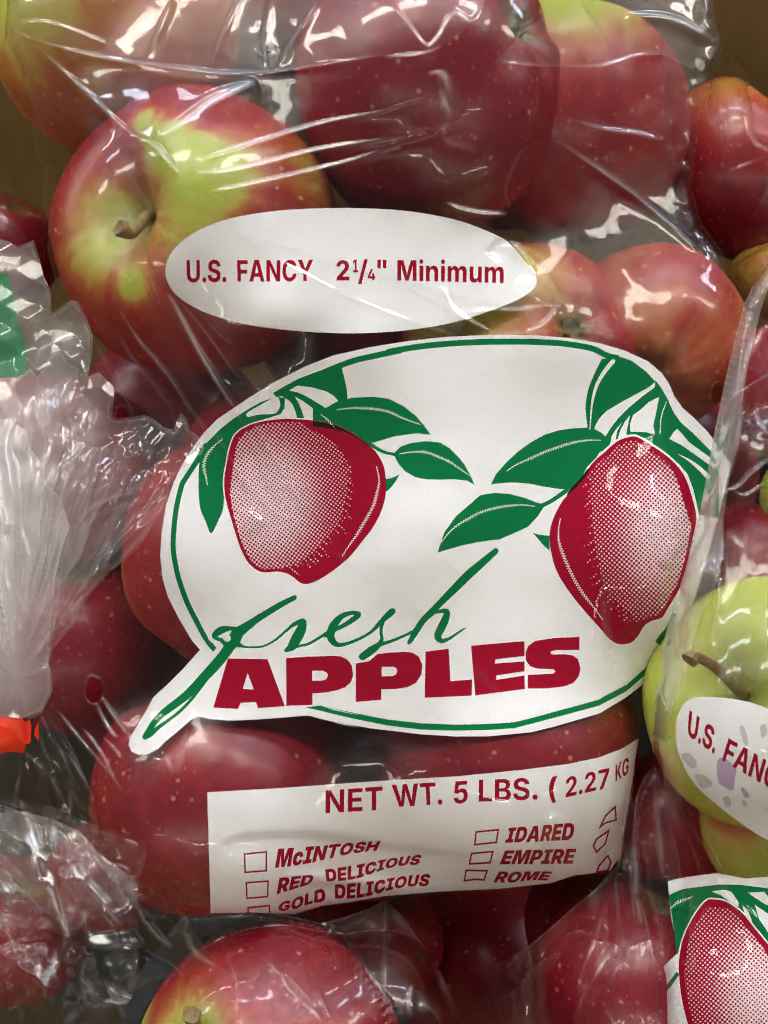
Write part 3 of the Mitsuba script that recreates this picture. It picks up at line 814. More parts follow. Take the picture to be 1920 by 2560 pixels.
leaf_f = unary_union([poly([*V((945, 1194), (960, 1150), (985, 1115), (1020, 1085)), *ZD((0, 1045), (100, 1028), (200, 1035), (300, 1060), (380, 1090), (430, 1105), (435, 1135), (400, 1190), (330, 1265)), *V((1080, 1165), (1040, 1170), (1000, 1178), (965, 1188))]),
                      stroke(ZD((415, 1122, 16), (500, 1080, 14), (600, 1010, 16)), 4)]).difference(APPLE2)
vein_g = stroke(ZD((921, 120, 15), (870, 180, 15), (820, 260, 12), (790, 340, 10), (772, 440, 6), (760, 590, 3)), 5)
leaf_g = poly(ZD((845, 102), (918, 102), (880, 70), (960, 85), (1050, 115), (1150, 190), (1215, 260), (1190, 282), (1150, 310), (1000, 390), (880, 460), (830, 510), (800, 560), (790, 592), (745, 585), (735, 500), (730, 420), (745, 330), (765, 270), (800, 190)))
leaf_h = poly(ZE((105, 568), (150, 585), (245, 595), (245, 720), (190, 670), (140, 610)))
CUT = [poly(ZD((1240, 365), (1228, 430), (1212, 510), (1200, 560), (1212, 625), (1150, 608), (1040, 605), (1040, 550), (1060, 490), (1110, 455), (1170, 400))), poly(ZD((1040, 490), (1025, 560), (1013, 610), (1020, 632), (950, 670), (970, 600), (1000, 540))),
       poly(ZD((985, 540), (950, 600), (935, 680), (900, 700), (910, 640), (940, 590))), poly(ZD((1365, 585), (1400, 620), (1450, 680), (1590, 780), (1640, 850), (1590, 835), (1500, 770), (1400, 700), (1310, 655), (1340, 610)))]
branch_right = poly(ZD((1215, 250), (1260, 310), (1300, 380), (1340, 470), (1390, 540), (1470, 610), (1550, 690), (1620, 760), (1660, 900), (1660, 1200), (1520, 1180), (1480, 1010), (1440, 900), (1380, 830), (1300, 760), (1200, 690), (1100, 640), (1020, 632), (940, 690), (830, 760), (860, 650), (905, 580),
                          (960, 510), (1030, 440), (1120, 365), (1210, 300))).difference(unary_union(CUT)).difference(HALO2)
for p in (leaf_a, leaf_b, leaf_c, leaf_d, leaf_e, leaf_f, leaf_g, leaf_h):
    ink_on('leaf', p, 'green_ink', 'green')
ink_on('branch', branch_right, 'green_ink', 'green')


def vein(c, w):
    """A ragged white vein: a chain of small links that thins out at both ends."""
    q = smooth_line(c, 10)
    L = np.concatenate([[0], np.cumsum(np.hypot(*np.diff(q, axis=0).T))])
    out = []
    s = 0.0
    k = 0
    while s < L[-1]:
        f = s / L[-1]
        wd = w * max(0.25, min(1, 3.4 * f, 3.4 * (1 - f)))
        p = np.array([np.interp(s, L, q[:, i]) for i in (0, 1)])
        d = np.array([np.interp(min(s + 2, L[-1]), L, q[:, i]) for i in (0, 1)]) - p
        d /= max(np.hypot(*d), 1e-6)
        nrm = np.array([-d[1], d[0]])
        z = 1 if k % 2 else -1
        out.append(LineString([p - nrm * wd * 0.9 * z, p + d * 3.4 + nrm * wd * 0.9 * z]).buffer(0.85))
        s += 3.4
        k += 1
    return unary_union(out)


for c, w in [(ZB((1106 - 160, 12), (1106 - 50, 0), (1106, 2), (1206, 7), (1306, 27), (1406, 72), (1520, 112)), 3.2), (ZC((275, 870), (350, 858), (450, 858), (540, 890), (620, 925), (700, 980), (757, 1018)), 3.2), (ZD((183, 878), (250, 835), (350, 790), (450, 745), (550, 710), (650, 680), (750, 665), (832, 665)), 3.6),
             ([*Q6((248, 130), (300, 70), (380, 20)), *ZD((0, 1165), (100, 1135), (200, 1118), (300, 1112), (375, 1122))], 3.4), (ZB((835, 45), (880, 80), (930, 140)), 2.4), (ZB((155, 215), (90, 270), (40, 340), (25, 410), (40, 470), (50, 530)), 4.2)]:
    ink_on('leaf_vein', vein(c, w), 'white_print', 'top')
ink_on('leaf_vein', vein_g, 'white_print', 'top')
ink_on('leaf_vein', stroke(ZD((1370, 760, 1), (1450, 805, 8), (1520, 860, 14), (1580, 920, 16)), 4), 'white_print', 'top')
ink_on('leaf_vein', stroke(ZD((1290, 400, 2), (1255, 500, 3), (1245, 620, 3)), 4), 'white_print', 'top')

TONE1 = poly(ZB((260, 240), (320, 170), (420, 120), (560, 90), (690, 100), (760, 150), (880, 210), (950, 290), (1000, 400), (1020, 550), (990, 690), (950, 800), (880, 890), (800, 980), (720, 1045), (620, 1095), (450, 1110), (350, 1040), (290, 930), (250, 800), (215, 640), (215, 520), (235, 380)), 3)
TONE2 = poly(ZE((640, 40), (720, -60), (800, -150), (900, -192), (1000, -170), (1150, -60), (1270, 60), (1340, 250), (1400, 450), (1430, 560), (1395, 760), (1300, 1020), (1220, 1180), (1170, 1240), (1000, 1275), (900, 1230), (800, 1140), (720, 1050), (670, 900), (630, 700), (600, 500), (595, 300), (605, 150)), 3)


def rays(p, seed, ang):
    """Feathered fingers of dots along the shaded side of a halftone."""
    r = np.random.default_rng(seed)
    b = np.array(p.exterior.coords)
    out = [p]
    for k in range(0, len(b) - 1, 1):
        d = np.array([math.cos(ang + r.uniform(-.25, .25)), math.sin(ang + r.uniform(-.25, .25))])
        l = r.uniform(6, 32)
        out.append(LineString([b[k], b[k] + d * l]).buffer(2.6))
    return unary_union(out)


k1 = ink_on('printed_apple', APPLE1, 'red_ink', 'red')
ink_on('printed_apple__halftone', rays(TONE1, 5, 0.85).intersection(APPLE1.buffer(-7)), 'halftone_ink', 'top')
ink_on('printed_apple__highlight', vein(ZB((1220, 405), (1238, 500), (1222, 590), (1195, 680), (1140, 780), (1080, 880), (1030, 950), (988, 1015)), 4.2), 'white_print', 'top')
ink_on('printed_apple__leaf_overlap', poly(ZB((780, 90), (780, 125), (900, 142), (1000, 165), (1090, 210), (1170, 265), (1200, 290), (1150, 240), (1050, 178), (950, 125), (850, 100))), 'dark_ink', 'top')  # dark ink where leaf and apple overlap
ink_on('printed_apple_001', APPLE2, 'red_ink', 'red')
ink_on('printed_apple_001__halftone', rays(TONE2, 6, 2.6).intersection(APPLE2.buffer(-10)), 'halftone_ink', 'top')
ink_on('printed_apple_001__highlight', vein(ZE((335, 450), (320, 540), (322, 640), (352, 740), (402, 860), (462, 980), (540, 1100), (620, 1200), (685, 1292)), 4.6), 'white_print', 'top')
ink_on('printed_apple_001__leaf_overlap', poly(ZE((560, 40), (500, 120), (420, 200), (385, 262), (405, 250), (470, 190), (540, 110), (575, 50))), 'dark_ink', 'top')  # the same dark overlap on the second apple

# the green script


SF, SG = ZF, ZG


script_f = unary_union([stroke(SF((1205, 205, 17), (1100, 260, 21), (950, 352, 24), (880, 402, 30), (820, 445, 38), (790, 490, 46), (755, 545, 38), (710, 610, 36), (640, 690, 36), (560, 775, 32), (450, 885, 29), (330, 975, 26), (250, 1045, 22), (200, 1120, 22), (172, 1165, 20))),
                        stroke(SF((172, 1165, 18), (215, 1142, 18), (270, 1095, 13), (400, 1000, 11), (480, 920, 11), (560, 820, 11), (620, 740, 10), (665, 680, 14))),
                        stroke(SF((820, 430, 22), (760, 418, 15), (700, 430, 26), (655, 462, 20), (660, 485, 12), (700, 498, 14), (730, 530, 16))),
                        stroke(SF((800, 520, 26), (850, 542, 9), (920, 548, 7), (1000, 537, 7), (1080, 492, 8), (1150, 432, 9), (1205, 388, 14), (1262, 370, 22))),
                        stroke(SF((1268, 376, 22), (1250, 430, 34), (1212, 500, 36), (1175, 552, 22), (1148, 568, 14))),
                        stroke(SF((1185, 560, 14), (1230, 540, 10), (1300, 525, 9), (1380, 480, 10), (1450, 435, 12)))]).difference(Point(300 + 740 / 2.765, 1420 + 485 / 2.765).buffer(9))
script_e = unary_union([stroke(SG((30, 592, 10), (70, 565, 12), (140, 530, 13), (195, 495, 16), (228, 465, 15), (190, 456, 12), (130, 475, 16), (80, 530, 24), (62, 590, 24), (85, 634, 18), (130, 645, 11), (220, 615, 9), (300, 570, 9), (360, 510, 14), (410, 462, 20), (430, 446, 18)))])
script_s = unary_union([stroke(SG((372, 505, 12), (360, 560, 9), (366, 610, 11), (350, 642, 16), (300, 680, 24), (252, 714, 22))), stroke(SG((350, 645, 12), (430, 620, 9), (500, 590, 8), (565, 560, 9)))])
script_h = unary_union([stroke(SG((1042, 88, 17), (960, 160, 23), (880, 230, 26), (800, 310, 24), (720, 390, 20), (670, 442, 20), (610, 502, 19), (570, 562, 19), (540, 612, 15), (527, 632, 11))),
                        stroke(SG((600, 520, 8), (655, 470, 12), (690, 452, 9), (735, 445, 14), (752, 455, 18), (738, 505, 23), (710, 560, 24), (697, 598, 20), (722, 622, 14), (770, 605, 9), (830, 565, 6), (862, 545, 3)))])
for p in (script_f, script_e, script_s, script_h):
    ink_on('script_lettering', p, 'green_ink', 'green', 'green handwritten stroke of the word fresh')

# APPLES
letters = [poly(ZF((745, 625), (1020, 630), (1140, 955), (955, 967), (940, 925), (835, 930), (815, 973), (645, 962))).difference(poly(ZF((882, 725), (848, 835), (925, 838)))),
           poly(ZF((1148, 622), (1300, 613), (1480, 607), (1530, 613), (1575, 635), (1603, 680), (1611, 740), (1595, 790), (1555, 825), (1500, 845), (1420, 860), (1330, 868), (1330, 945), (1150, 952))).difference(poly(ZF((1328, 710), (1405, 710), (1428, 722), (1438, 742), (1428, 765), (1405, 778), (1328, 780)))),
           poly(ZG((212, 755), (290, 742), (340, 700), (400, 692), (500, 686), (550, 692), (585, 715), (606, 765), (600, 820), (570, 868), (520, 895), (450, 906), (362, 908), (362, 970), (212, 983))).difference(poly(ZG((365, 775), (435, 775), (452, 783), (458, 800), (450, 820), (432, 830), (365, 832)))),
           poly(ZG((625, 685), (762, 668), (772, 860), (900, 850), (898, 945), (620, 958))),
           poly(ZG((895, 650), (1212, 622), (1212, 710), (1040, 730), (1035, 755), (1212, 742), (1212, 800), (1045, 825), (1042, 852), (1212, 825), (1214, 905), (920, 943))),
           poly(ZG((1538, 598), (1538, 675), (1400, 675), (1372, 682), (1365, 692), (1378, 702), (1450, 700), (1500, 708), (1530, 730), (1545, 785), (1535, 830), (1505, 868), (1450, 890), (1350, 901), (1232, 902), (1232, 822), (1380, 815), (1398, 803), (1385, 788), (1290, 785), (1245, 770), (1220, 735), (1218, 690), (1235, 650), (1275, 622), (1380, 605)))]
for p in letters:
    ink_on('block_letter', p, 'red_ink', 'red')

# the weight panel
WEIGHT = poly([(518, 1980), (700, 1970), (960, 1952), (1150, 1940), (1300, 1925), (1420, 1910), (1500, 1893), (1560, 1870), (1600, 1845), (1590, 1900), *V((1368, 1720), (1358, 1790), (1350, 1850), (1338, 1880)), *LOW_EDGE[::-1][1:], *Q7((1100, 720), (915, 720), (910, 620))])
WEIGHT = WEIGHT.intersection(BAG.buffer(-2))
ink_on('weight_panel', WEIGHT, 'white_print', 'white', 'white printed panel with the net weight and the kinds of apple')


def row(name, text, c, weight=800, slant=0.0, wave=0.0):
    p = text_on(text, *c, weight=weight, slant=slant, wave=wave).intersection(BAG.buffer(-3))
    ink_on(name, p, 'red_ink', 'red')


row('weight_lettering', 'NET', [*Q7((1408, 97), (1652, 82), (1652, 182), (1407, 195))], 700)
row('weight_lettering', 'WT.', [*Q8((33, 75), (250, 62), (250, 157), (45, 170))], 700)
row('weight_lettering', '5', Q8((302, 60), (362, 56), (360, 150), (300, 156)), 700)
row('weight_lettering', 'LBS.', Q8((410, 52), (662, 42), (664, 136), (408, 146)), 700)
row('weight_lettering', '(', Q8((712, 45), (750, 40), (745, 132), (715, 136)), 700)
row('weight_lettering', '2.27', Q8((788, 42), (975, 0), (975, 84), (785, 128)), 700)
row('weight_lettering', 'KG', Q8((1003, -12), (1062, -50), (1058, 25), (1003, 58)), 700)
for text, c in [('McINTOSH', Q7((1195, 350), (1645, 318), (1635, 358), (1190, 432))), ('RED', Q7((1200, 478), (1358, 462), (1352, 500), (1197, 548))), ('DELICIOUS', [*Q7((1398, 440)), *Q8((163, 376), (152, 420)), *Q7((1412, 492))]),
                ('GOLD', Q7((1208, 585), (1402, 522), (1412, 582), (1202, 620))), ('DELICIOUS', [*Q7((1440, 508)), *Q8((200, 460), (194, 514)), *Q7((1448, 566))]),
                ('IDARED', Q8((532, 262), (825, 238), (820, 312), (522, 325))), ('EMPIRE', Q8((514, 360), (833, 352), (825, 416), (500, 418))), ('ROME', Q8((488, 450), (727, 452), (715, 490), (472, 496)))]:
    row('variety_lettering', text, c, 900, 0.16, {'DELICIOUS': 5.0, 'McINTOSH': 2.5, 'ROME': 2.0, 'GOLD': 3.0}.get(text, 0.0))
for c in [Q7((1057, 372), (1152, 362), (1152, 445), (1060, 452)), Q7((1065, 497), (1160, 490), (1158, 558), (1068, 565)), Q7((1072, 607), (1165, 597), (1166, 660), (1075, 668)), Q8((397, 278), (493, 268), (485, 323), (391, 333)), Q8((377, 372), (470, 363), (458, 412), (368, 417)),
          Q8((354, 445), (445, 447), (432, 487), (400, 484), (346, 490)), L6((1110, 300), (1150, 220), (1215, 160), (1222, 250), (1150, 270)), L6((1085, 475), (1065, 430), (1085, 385), (1170, 325), (1145, 415)), L6((1085, 615), (1105, 565), (1165, 500), (1185, 545), (1165, 600))]:
    p = LineString([*c, c[0]]).buffer(1.9, join_style='mitre').intersection(BAG.buffer(-3))
    ink_on('checkbox', p, 'red_ink', 'red')

film_sheet(BAG_KEY, 'front_film', BAG.difference(unary_union(HOLES)), micro(H, 31, 0.2, 26, 0.9), GLOW, unary_union([OVAL, PANEL, WEIGHT]))

# ------------------------------------------------------------------ apples that lie deeper in the printed bag
for cx, cy, r, wc, lab in [(860, 800, 250, -820, 'dark apple deep in the gap between the white oval and the printed panel'), (420, 1060, 240, -900, 'dark apple deep in the gap under the stem apple'),
                           (420, 1760, 240, -900, 'dark apple deep in the gap beside the tail of the printed panel'), (900, 2000, 260, -900, 'dark apple deep in the gap between the two lowest red apples'),
                           (740, 60, 230, -950, 'dark apple deep in the gap left of the crimson apple'), (1640, 1180, 250, -900, 'dark apple deep behind the right rim of the printed panel')]:
    apple(cx, cy, r, wc, (0.3, 0.5, -0.4), 1.05, lab, seed=int(cx), n=48)

# ------------------------------------------------------------------ the bag of green apples on the right
RIGHT = []


def right_apple(cx, cy, r, wc, *a, **k):
    RIGHT.append((cx, cy, r, wc))
    return apple(cx, cy, r, wc, *a, **k)


right_apple(1930, 1760, 322, -120, (-0.60, 0.24, 0.76), 0.07, 'green apple with a long brown stem above the small oval on the right', [(1620, 1900, 60, 0.55), (1700, 1880, 60, 0.1), (1700, 1560, 90, 0.08)], seed=31,
            stem=([(1790, 1668, 150), (1738, 1640, 205), (1722, 1652, 215)], 14), n=120, cavity=0.42, cavity_width=0.36, noise=0.04)
right_apple(1990, 2040, 250, -200, (0.4, -0.6, 0.3), 0.18, 'green apple with a red patch under the small oval on the right', [(1800, 2010, 60, 0.45), (1770, 1990, 60, 0.2), (1850, 2160, 110, -0.15)], seed=32, n=80)
right_apple(1690, 2060, 190, -420, (0.2, 0.6, -0.3), 0.93, 'dark red apple behind the folded film left of the green apples', seed=33, n=70)
right_apple(2010, 980, 200, -330, (0.3, 0.6, 0.2), 0.98, 'dark red apple at the right edge above the green apples', seed=34, n=60)
right_apple(2050, 1255, 150, -290, (0.3, 0.6, 0.2), 0.12, 'small part of a green apple at the right edge', seed=35, n=60)
right_apple(1900, 1430, 190, -420, (0.3, 0.6, 0.2), 0.93, 'red apple behind the green apple with the long stem', seed=36, n=70)
right_apple(1930, 2480, 300, -170, (0.2, 0.5, 0.2), 0.5, 'mottled apple behind the printed panel in the lower right corner', seed=37, n=60)
RBAG = poly([(2090, 560), (1990, 610), *R7((1106, 55), (1000, 215), (940, 330), (880, 560), (800, 900), (740, 1200), (690, 1480), (630, 1800), (540, 2100)), *R8((450, 330), (390, 540), (340, 800), (302, 1000), (298, 1250), (318, 1420), (250, 1500), (190, 1650), (170, 1900), (190, 2100)),
             (1590, 2230), (1620, 2330), (1640, 2440), (1650, 2700), (2090, 2700)])
rmask = mask_of(RBAG)
RH = membrane(sphere_height(RIGHT + [(1960, 1200, 260, -230), (1720, 1230, 60, -60), (1700, 1420, 60, -40)]), -260, -300, rmask, 200)
RH = np.maximum(RH, -120 + 0 * RH)
RH = wobble(RH, 5, 120, 43, (0.6, 1.8))
RH = roll(RH, rmask, 46, 1.0)
red_ = edge_distance(rmask)
RH += 60
RGLOW = 0 * RH
RH = creases(RH, [
    (R7((960, 400), (930, 600), (900, 900), (860, 1200), (800, 1560), (780, 1750)), 9, 10), (R7((1010, 560), (960, 800), (930, 1000), (890, 1300), (840, 1560)), 8, 12), (R7((1000, 1030), (1040, 1150), (1106, 1240)), 7, 8),
    (R7((1130, 1400), (1000, 1500), (900, 1600), (800, 1635)), 10, 9), (R7((800, 1635), (790, 1800), (780, 2000), (760, 2212)), 9, 10), (R7((860, 920), (800, 1300), (740, 1650), (690, 1950)), 8, 11),
    (R7((1106, 480), (1030, 640), (1000, 800)), 9, 16), (R7((870, 1640), (960, 1660), (1106, 1560)), 6, 9),
    (R8((640, 0), (590, 250), (555, 450), (550, 700), (555, 900)), 8, 9), (R8((770, 0), (760, 250), (720, 480), (690, 600)), 7, 9), (R8((690, 260), (660, 380), (640, 480)), 6, 7), (R8((500, 250), (440, 480), (410, 620)), 9, 14),
    (R8((480, 920), (430, 1020), (400, 1090)), 6, 7), (R8((345, 900), (340, 1000), (350, 1100)), 5, 7), (R8((300, 1020), (340, 1120), (370, 1230)), 4, 7),
    (R8((330, 1500), (350, 1800), (370, 2000), (390, 2212)), 9, 11), (R8((430, 1580), (500, 1820), (580, 2020), (640, 2200)), 9, 10), (R8((480, 1650), (600, 1900), (700, 2060), (780, 2180)), 7, 8), (R8((190, 1500), (200, 1800), (220, 2100)), 7, 9),
    (R8((640, 1850), (740, 2060), (800, 2180)), 6, 8), (Q8((1290, 480), (1320, 640), (1330, 900)), 5, 20), (Q8((1420, 450), (1480, 560), (1540, 650)), 5, 10), (Q8((1560, 600), (1600, 640), (1659, 700)), 6, 9)], RGLOW)
RFILM = Field(RH)
RKEY = 'plastic_bag_001'
EDGE = poly([*R7((1130, 40), (1100, 60), (1000, 215), (940, 330), (880, 560), (800, 900), (740, 1200), (690, 1480), (630, 1800), (540, 2100)), *R8((450, 330), (390, 540), (340, 800), (302, 1000), (298, 1250), (380, 1250), (500, 900), (560, 640), (640, 400), (740, 200), (790, 0)), *R7((800, 2100), (800, 1800), (830, 1600), (900, 1200), (960, 800), (1050, 400), (1130, 150))])
EH = creases(RH + 16, [(R7((960, 400), (880, 900), (800, 1400), (740, 1800)), 14, 13), (R7((1010, 500), (960, 800), (900, 1150), (830, 1560)), 14, 12), (R7((800, 1620), (790, 1800), (770, 2100)), 12, 10), (R8((640, 0), (590, 250), (550, 500), (480, 900)), 12, 10), (R8((700, 0), (660, 250), (600, 480)), 10, 9)])
streaks = meshkit.fbm(np.stack([(XX + 0.28 * YY) / 26, YY / 420, 0 * XX + 0.5], -1), 3, 91)
EW = 0.36 * np.clip(1.25 - red_ / 105, 0, 1) * np.clip(0.25 + 1.3 * streaks, 0, 1) * np.clip((1950 - YY) / 300, 0, 1) * np.clip((YY - 640) / 160, 0.15, 1)
part(RKEY, 'edge_fold', laid(EDGE, Field(micro(EH, 35, 0.3, 24, 1.9)), 'folded_film', weight=Field(EW)))
labels[RKEY] = dict(label='clear bag with green apples and a small white oval at the right edge', category='plastic bag')
ROVAL = poly([*R8((465, 1130), (480, 1070), (510, 1010), (545, 970), (590, 950), (680, 945), (800, 952), (920, 970), (1020, 995), (1106, 1030), (1300, 1130), (1500, 1290), (1600, 1480), (1640, 1700), (1560, 1900), (1420, 1990), (1250, 1990), (1106, 1940), (1000, 1880), (870, 1790), (730, 1680), (620, 1580), (540, 1470), (480, 1330), (463, 1220))], 4)
printed(RKEY, RFILM, 'printed_oval', ROVAL, 'white_print', 'white')
for c, m in [(R8((752, 1395), (800, 1370), (880, 1440), (875, 1500), (870, 1560), (855, 1595), (800, 1570), (760, 1530)), 'stain_mauve'), (R8((915, 1575), (950, 1590), (975, 1640), (940, 1640)), 'stain_mauve'), (R8((505, 1350), (550, 1335), (600, 1380), (610, 1430), (570, 1440), (530, 1400)), 'stain_grey'),
             (R8((790, 1650), (830, 1640), (850, 1700), (815, 1710)), 'stain_grey'), (R8((910, 1160), (935, 1150), (965, 1240), (955, 1285), (930, 1250)), 'stain_grey'), (R8((1050, 1150), (1085, 1135), (1095, 1200), (1060, 1225)), 'stain_grey'), (R8((925, 1660), (960, 1680), (955, 1710), (930, 1700)), 'stain_grey'), (R8((600, 1480), (680, 1500), (720, 1560), (650, 1580), (610, 1530)), 'stain_grey')]:
    printed(RKEY, RFILM, 'stain', poly(c, 4), m, -2.9)
for text, c in [('U.S.', R8((560, 1040), (770, 1190), (730, 1340), (545, 1210))), ('FANCY', R8((832, 1232), (1290, 1500), (1250, 1660), (785, 1385)))]:
    printed(RKEY, RFILM, 'grade_lettering', text_on(text, *c, weight=740), 'red_ink', 'red')
RP = poly(Q8((1225, 490), (1260, 480), (1300, 472), (1430, 455), (1480, 463), (1560, 478), (1659, 470), (1800, 520), (1850, 1200), (1206, 1200), (1200, 1106), (1190, 1000), (1172, 905), (1180, 880), (1262, 800), (1250, 700), (1240, 640)))
printed(RKEY, RFILM, 'logo_panel', RP, 'white_print', 'white', 'white printed panel with one red apple in the lower right corner')
RA = poly(Q8((1392, 572), (1350, 620), (1315, 680), (1290, 740), (1275, 810), (1272, 880), (1285, 1000), (1310, 1106), (1340, 1250), (1800, 1250), (1760, 950), (1700, 820), (1640, 740), (1590, 680), (1540, 620), (1480, 580), (1430, 568)), 4)
RG = poly(Q8((1230, 548), (1290, 522), (1370, 512), (1450, 505), (1480, 530), (1530, 620), (1580, 680), (1640, 720), (1700, 770), (1900, 900), (1900, 560), (1720, 560), (1640, 530), (1560, 520), (1480, 500), (1400, 498), (1800, 490), (1850, 900), (1700, 820), (1640, 735), (1540, 615), (1430, 560), (1392, 562), (1345, 612), (1305, 680), (1280, 740), (1262, 800), (1245, 650)))
RG = poly(Q8((1230, 548), (1290, 522), (1370, 512), (1450, 503), (1540, 505), (1659, 520), (1850, 560), (1850, 900), (1262, 800), (1245, 650))).difference(RA.buffer(4))
RCUT = [poly(Q8((1410, 533), (1470, 525), (1500, 535), (1530, 580), (1530, 600), (1490, 575), (1450, 548))), poly(Q8((1545, 590), (1570, 615), (1590, 665), (1560, 640))), poly(Q8((1570, 538), (1640, 535), (1700, 600), (1650, 590), (1600, 560))), poly(Q8((1600, 590), (1659, 630), (1720, 700), (1659, 712), (1620, 650)))]
printed(RKEY, RFILM, 'branch', RG.difference(unary_union(RCUT)), 'green_ink', 'green')
printed(RKEY, RFILM, 'leaf_vein', vein(Q8((1240, 605), (1270, 580), (1330, 557)), 4.5), 'white_print', 'top')
printed(RKEY, RFILM, 'border_line', band(Q8((1190, 1010), (1205, 970), (1235, 930), (1268, 885)), 10), 'green_ink', 'green')
printed(RKEY, RFILM, 'printed_apple', RA, 'red_ink', 'red')
printed(RKEY, RFILM, 'printed_apple__halftone', RA.buffer(-14).intersection(poly(Q8((1380, 600), (1500, 605), (1600, 700), (1700, 900), (1740, 1250), (1330, 1250), (1290, 950), (1310, 760)))), 'halftone_ink', 'top')

film_sheet(RKEY, 'front_film', RBAG, micro(RH, 32, 0.16, 22, 1.5), RGLOW, unary_union([ROVAL, RP]).intersection(RBAG))

# ------------------------------------------------------------------ the bag in the lower middle and its apples
LOWB = []


def low_apple(cx, cy, r, wc, *a, **k):
    LOWB.append((cx, cy, r, wc))
    return apple(cx, cy, r, wc, *a, **k)


low_apple(680, 2655, 345, -190, (-0.54, 0.17, 0.82), 0.96, 'bright red apple with a green hollow and a stub of stem at the bottom edge',
          [(460, 2530, 165, -1.0), (345, 2545, 60, -0.9), (400, 2500, 45, 0.12), (520, 2480, 70, -0.25), (790, 2480, 80, -0.25), (660, 2420, 50, -0.12), (560, 2600, 80, -0.2)], seed=41, n=120,
          stem=([(486, 2550, 60), (478, 2538, 95)], 15), cavity=0.42, cavity_width=0.34)
apple(40, 2330, 190, -760, (0.2, 0.6, 0.2), 0.95, 'dark red apple behind the crumpled film in the lower left corner', seed=44, n=60)
apple(270, 2190, 150, -560, (0.2, 0.6, 0.2), 1.0, 'dark red apple behind the square flap of film', seed=45, n=50)
for cx, cy, r, wc, lab, ax in [(1240, 2440, 260, -1300, 'dark red apple in the shade under the weight panel', (0.1, 0.5, -0.4)), (1610, 2440, 265, -330, 'red apple under punched film left of the lower right panel', (0.3, 0.95, 0.1)), (1500, 2330, 200, -600, 'dark red apple behind the streaked film right of the shade', (0.2, 0.5, 0.1)),
                               (930, 2350, 180, -1000, 'dark apple in the shade above the bright red one', (0.2, 0.5, 0.1))]:
    apple(cx, cy, r, wc, ax, 0.97, lab, [(1640, 2560, 90, -0.6)] if cx == 1610 else (), seed=cx, n=80)
LBAG = poly([*L4((1270, 900), (1350, 905)), *L5((-60, 668), (60, 664), (200, 645), (330, 652), (430, 668), (520, 684), (620, 708), (720, 730), (850, 695), (1010, 640), (1100, 588), (1200, 690), (1300, 830), (1420, 1010), (1570, 1327), (1700, 1700), (-300, 1700), (-500, 1200))])
lmask = mask_of(LBAG)
LH = membrane(sphere_height(LOWB + [(950, 2560, 200, -150), (1050, 2640, 200, -200)]), -330, -360, lmask, 200)
LH = np.maximum(LH, -150 - 0.25 * (XX - 700))
LH = wobble(LH, 5, 110, 51)
seam = L5((-60, 668), (60, 664), (200, 645), (330, 652), (430, 668), (520, 684), (620, 708), (720, 735), (820, 830), (920, 960), (1000, 1080), (1100, 1210), (1112, 1340))
LGLOW = 0 * LH
LH = creases(LH, [(seam, 10, 7), ([(x + 9, y - 8) for x, y in seam[6:]], -6, 6), (L5((1010, 640), (850, 700), (730, 735)), 7, 7), (L5((1103, 590), (1095, 900), (1100, 1210)), 7, 8), (L5((20, 830), (100, 838), (170, 830), (300, 900), (450, 985), (560, 1080), (640, 1170), (740, 1290)), 12, 9),
                  (L5((165, 830), (150, 880), (180, 980), (212, 1060), (218, 1327)), 10, 8), (L5((380, 860), (440, 1000), (520, 1080)), 4, 14), (L5((360, 750), (500, 760), (680, 830)), 6, 10), (L5((600, 1190), (680, 1260), (740, 1340)), 9, 12), (L5((690, 1110), (740, 1220), (780, 1300)), 7, 8),
                  (L5((490, 980), (500, 1080), (600, 1190)), 7, 9), (L5((1270, 1080), (1240, 1180), (1250, 1327)), 6, 9), (L5((1320, 1080), (1370, 1230), (1440, 1327)), 6, 9), (L5((780, 860), (820, 1000)), 5, 10)], LGLOW)
zig = LH + 2.4 * np.sin((XX + YY) / 4.6) * np.exp(-(np.minimum.reduce([np.hypot(XX - x, YY - y) for x, y, *_ in smooth_line(seam, 10)]) / 9) ** 2)
LFILM = Field(zig)
LKEY = 'plastic_bag_002'
film_sheet(LKEY, 'front_film', LBAG, micro(zig, 33, 0.16, 22, 0.9), LGLOW)
labels[LKEY] = dict(label='clear bag with a crimped seam overlapping the weight panel from below', category='plastic bag')

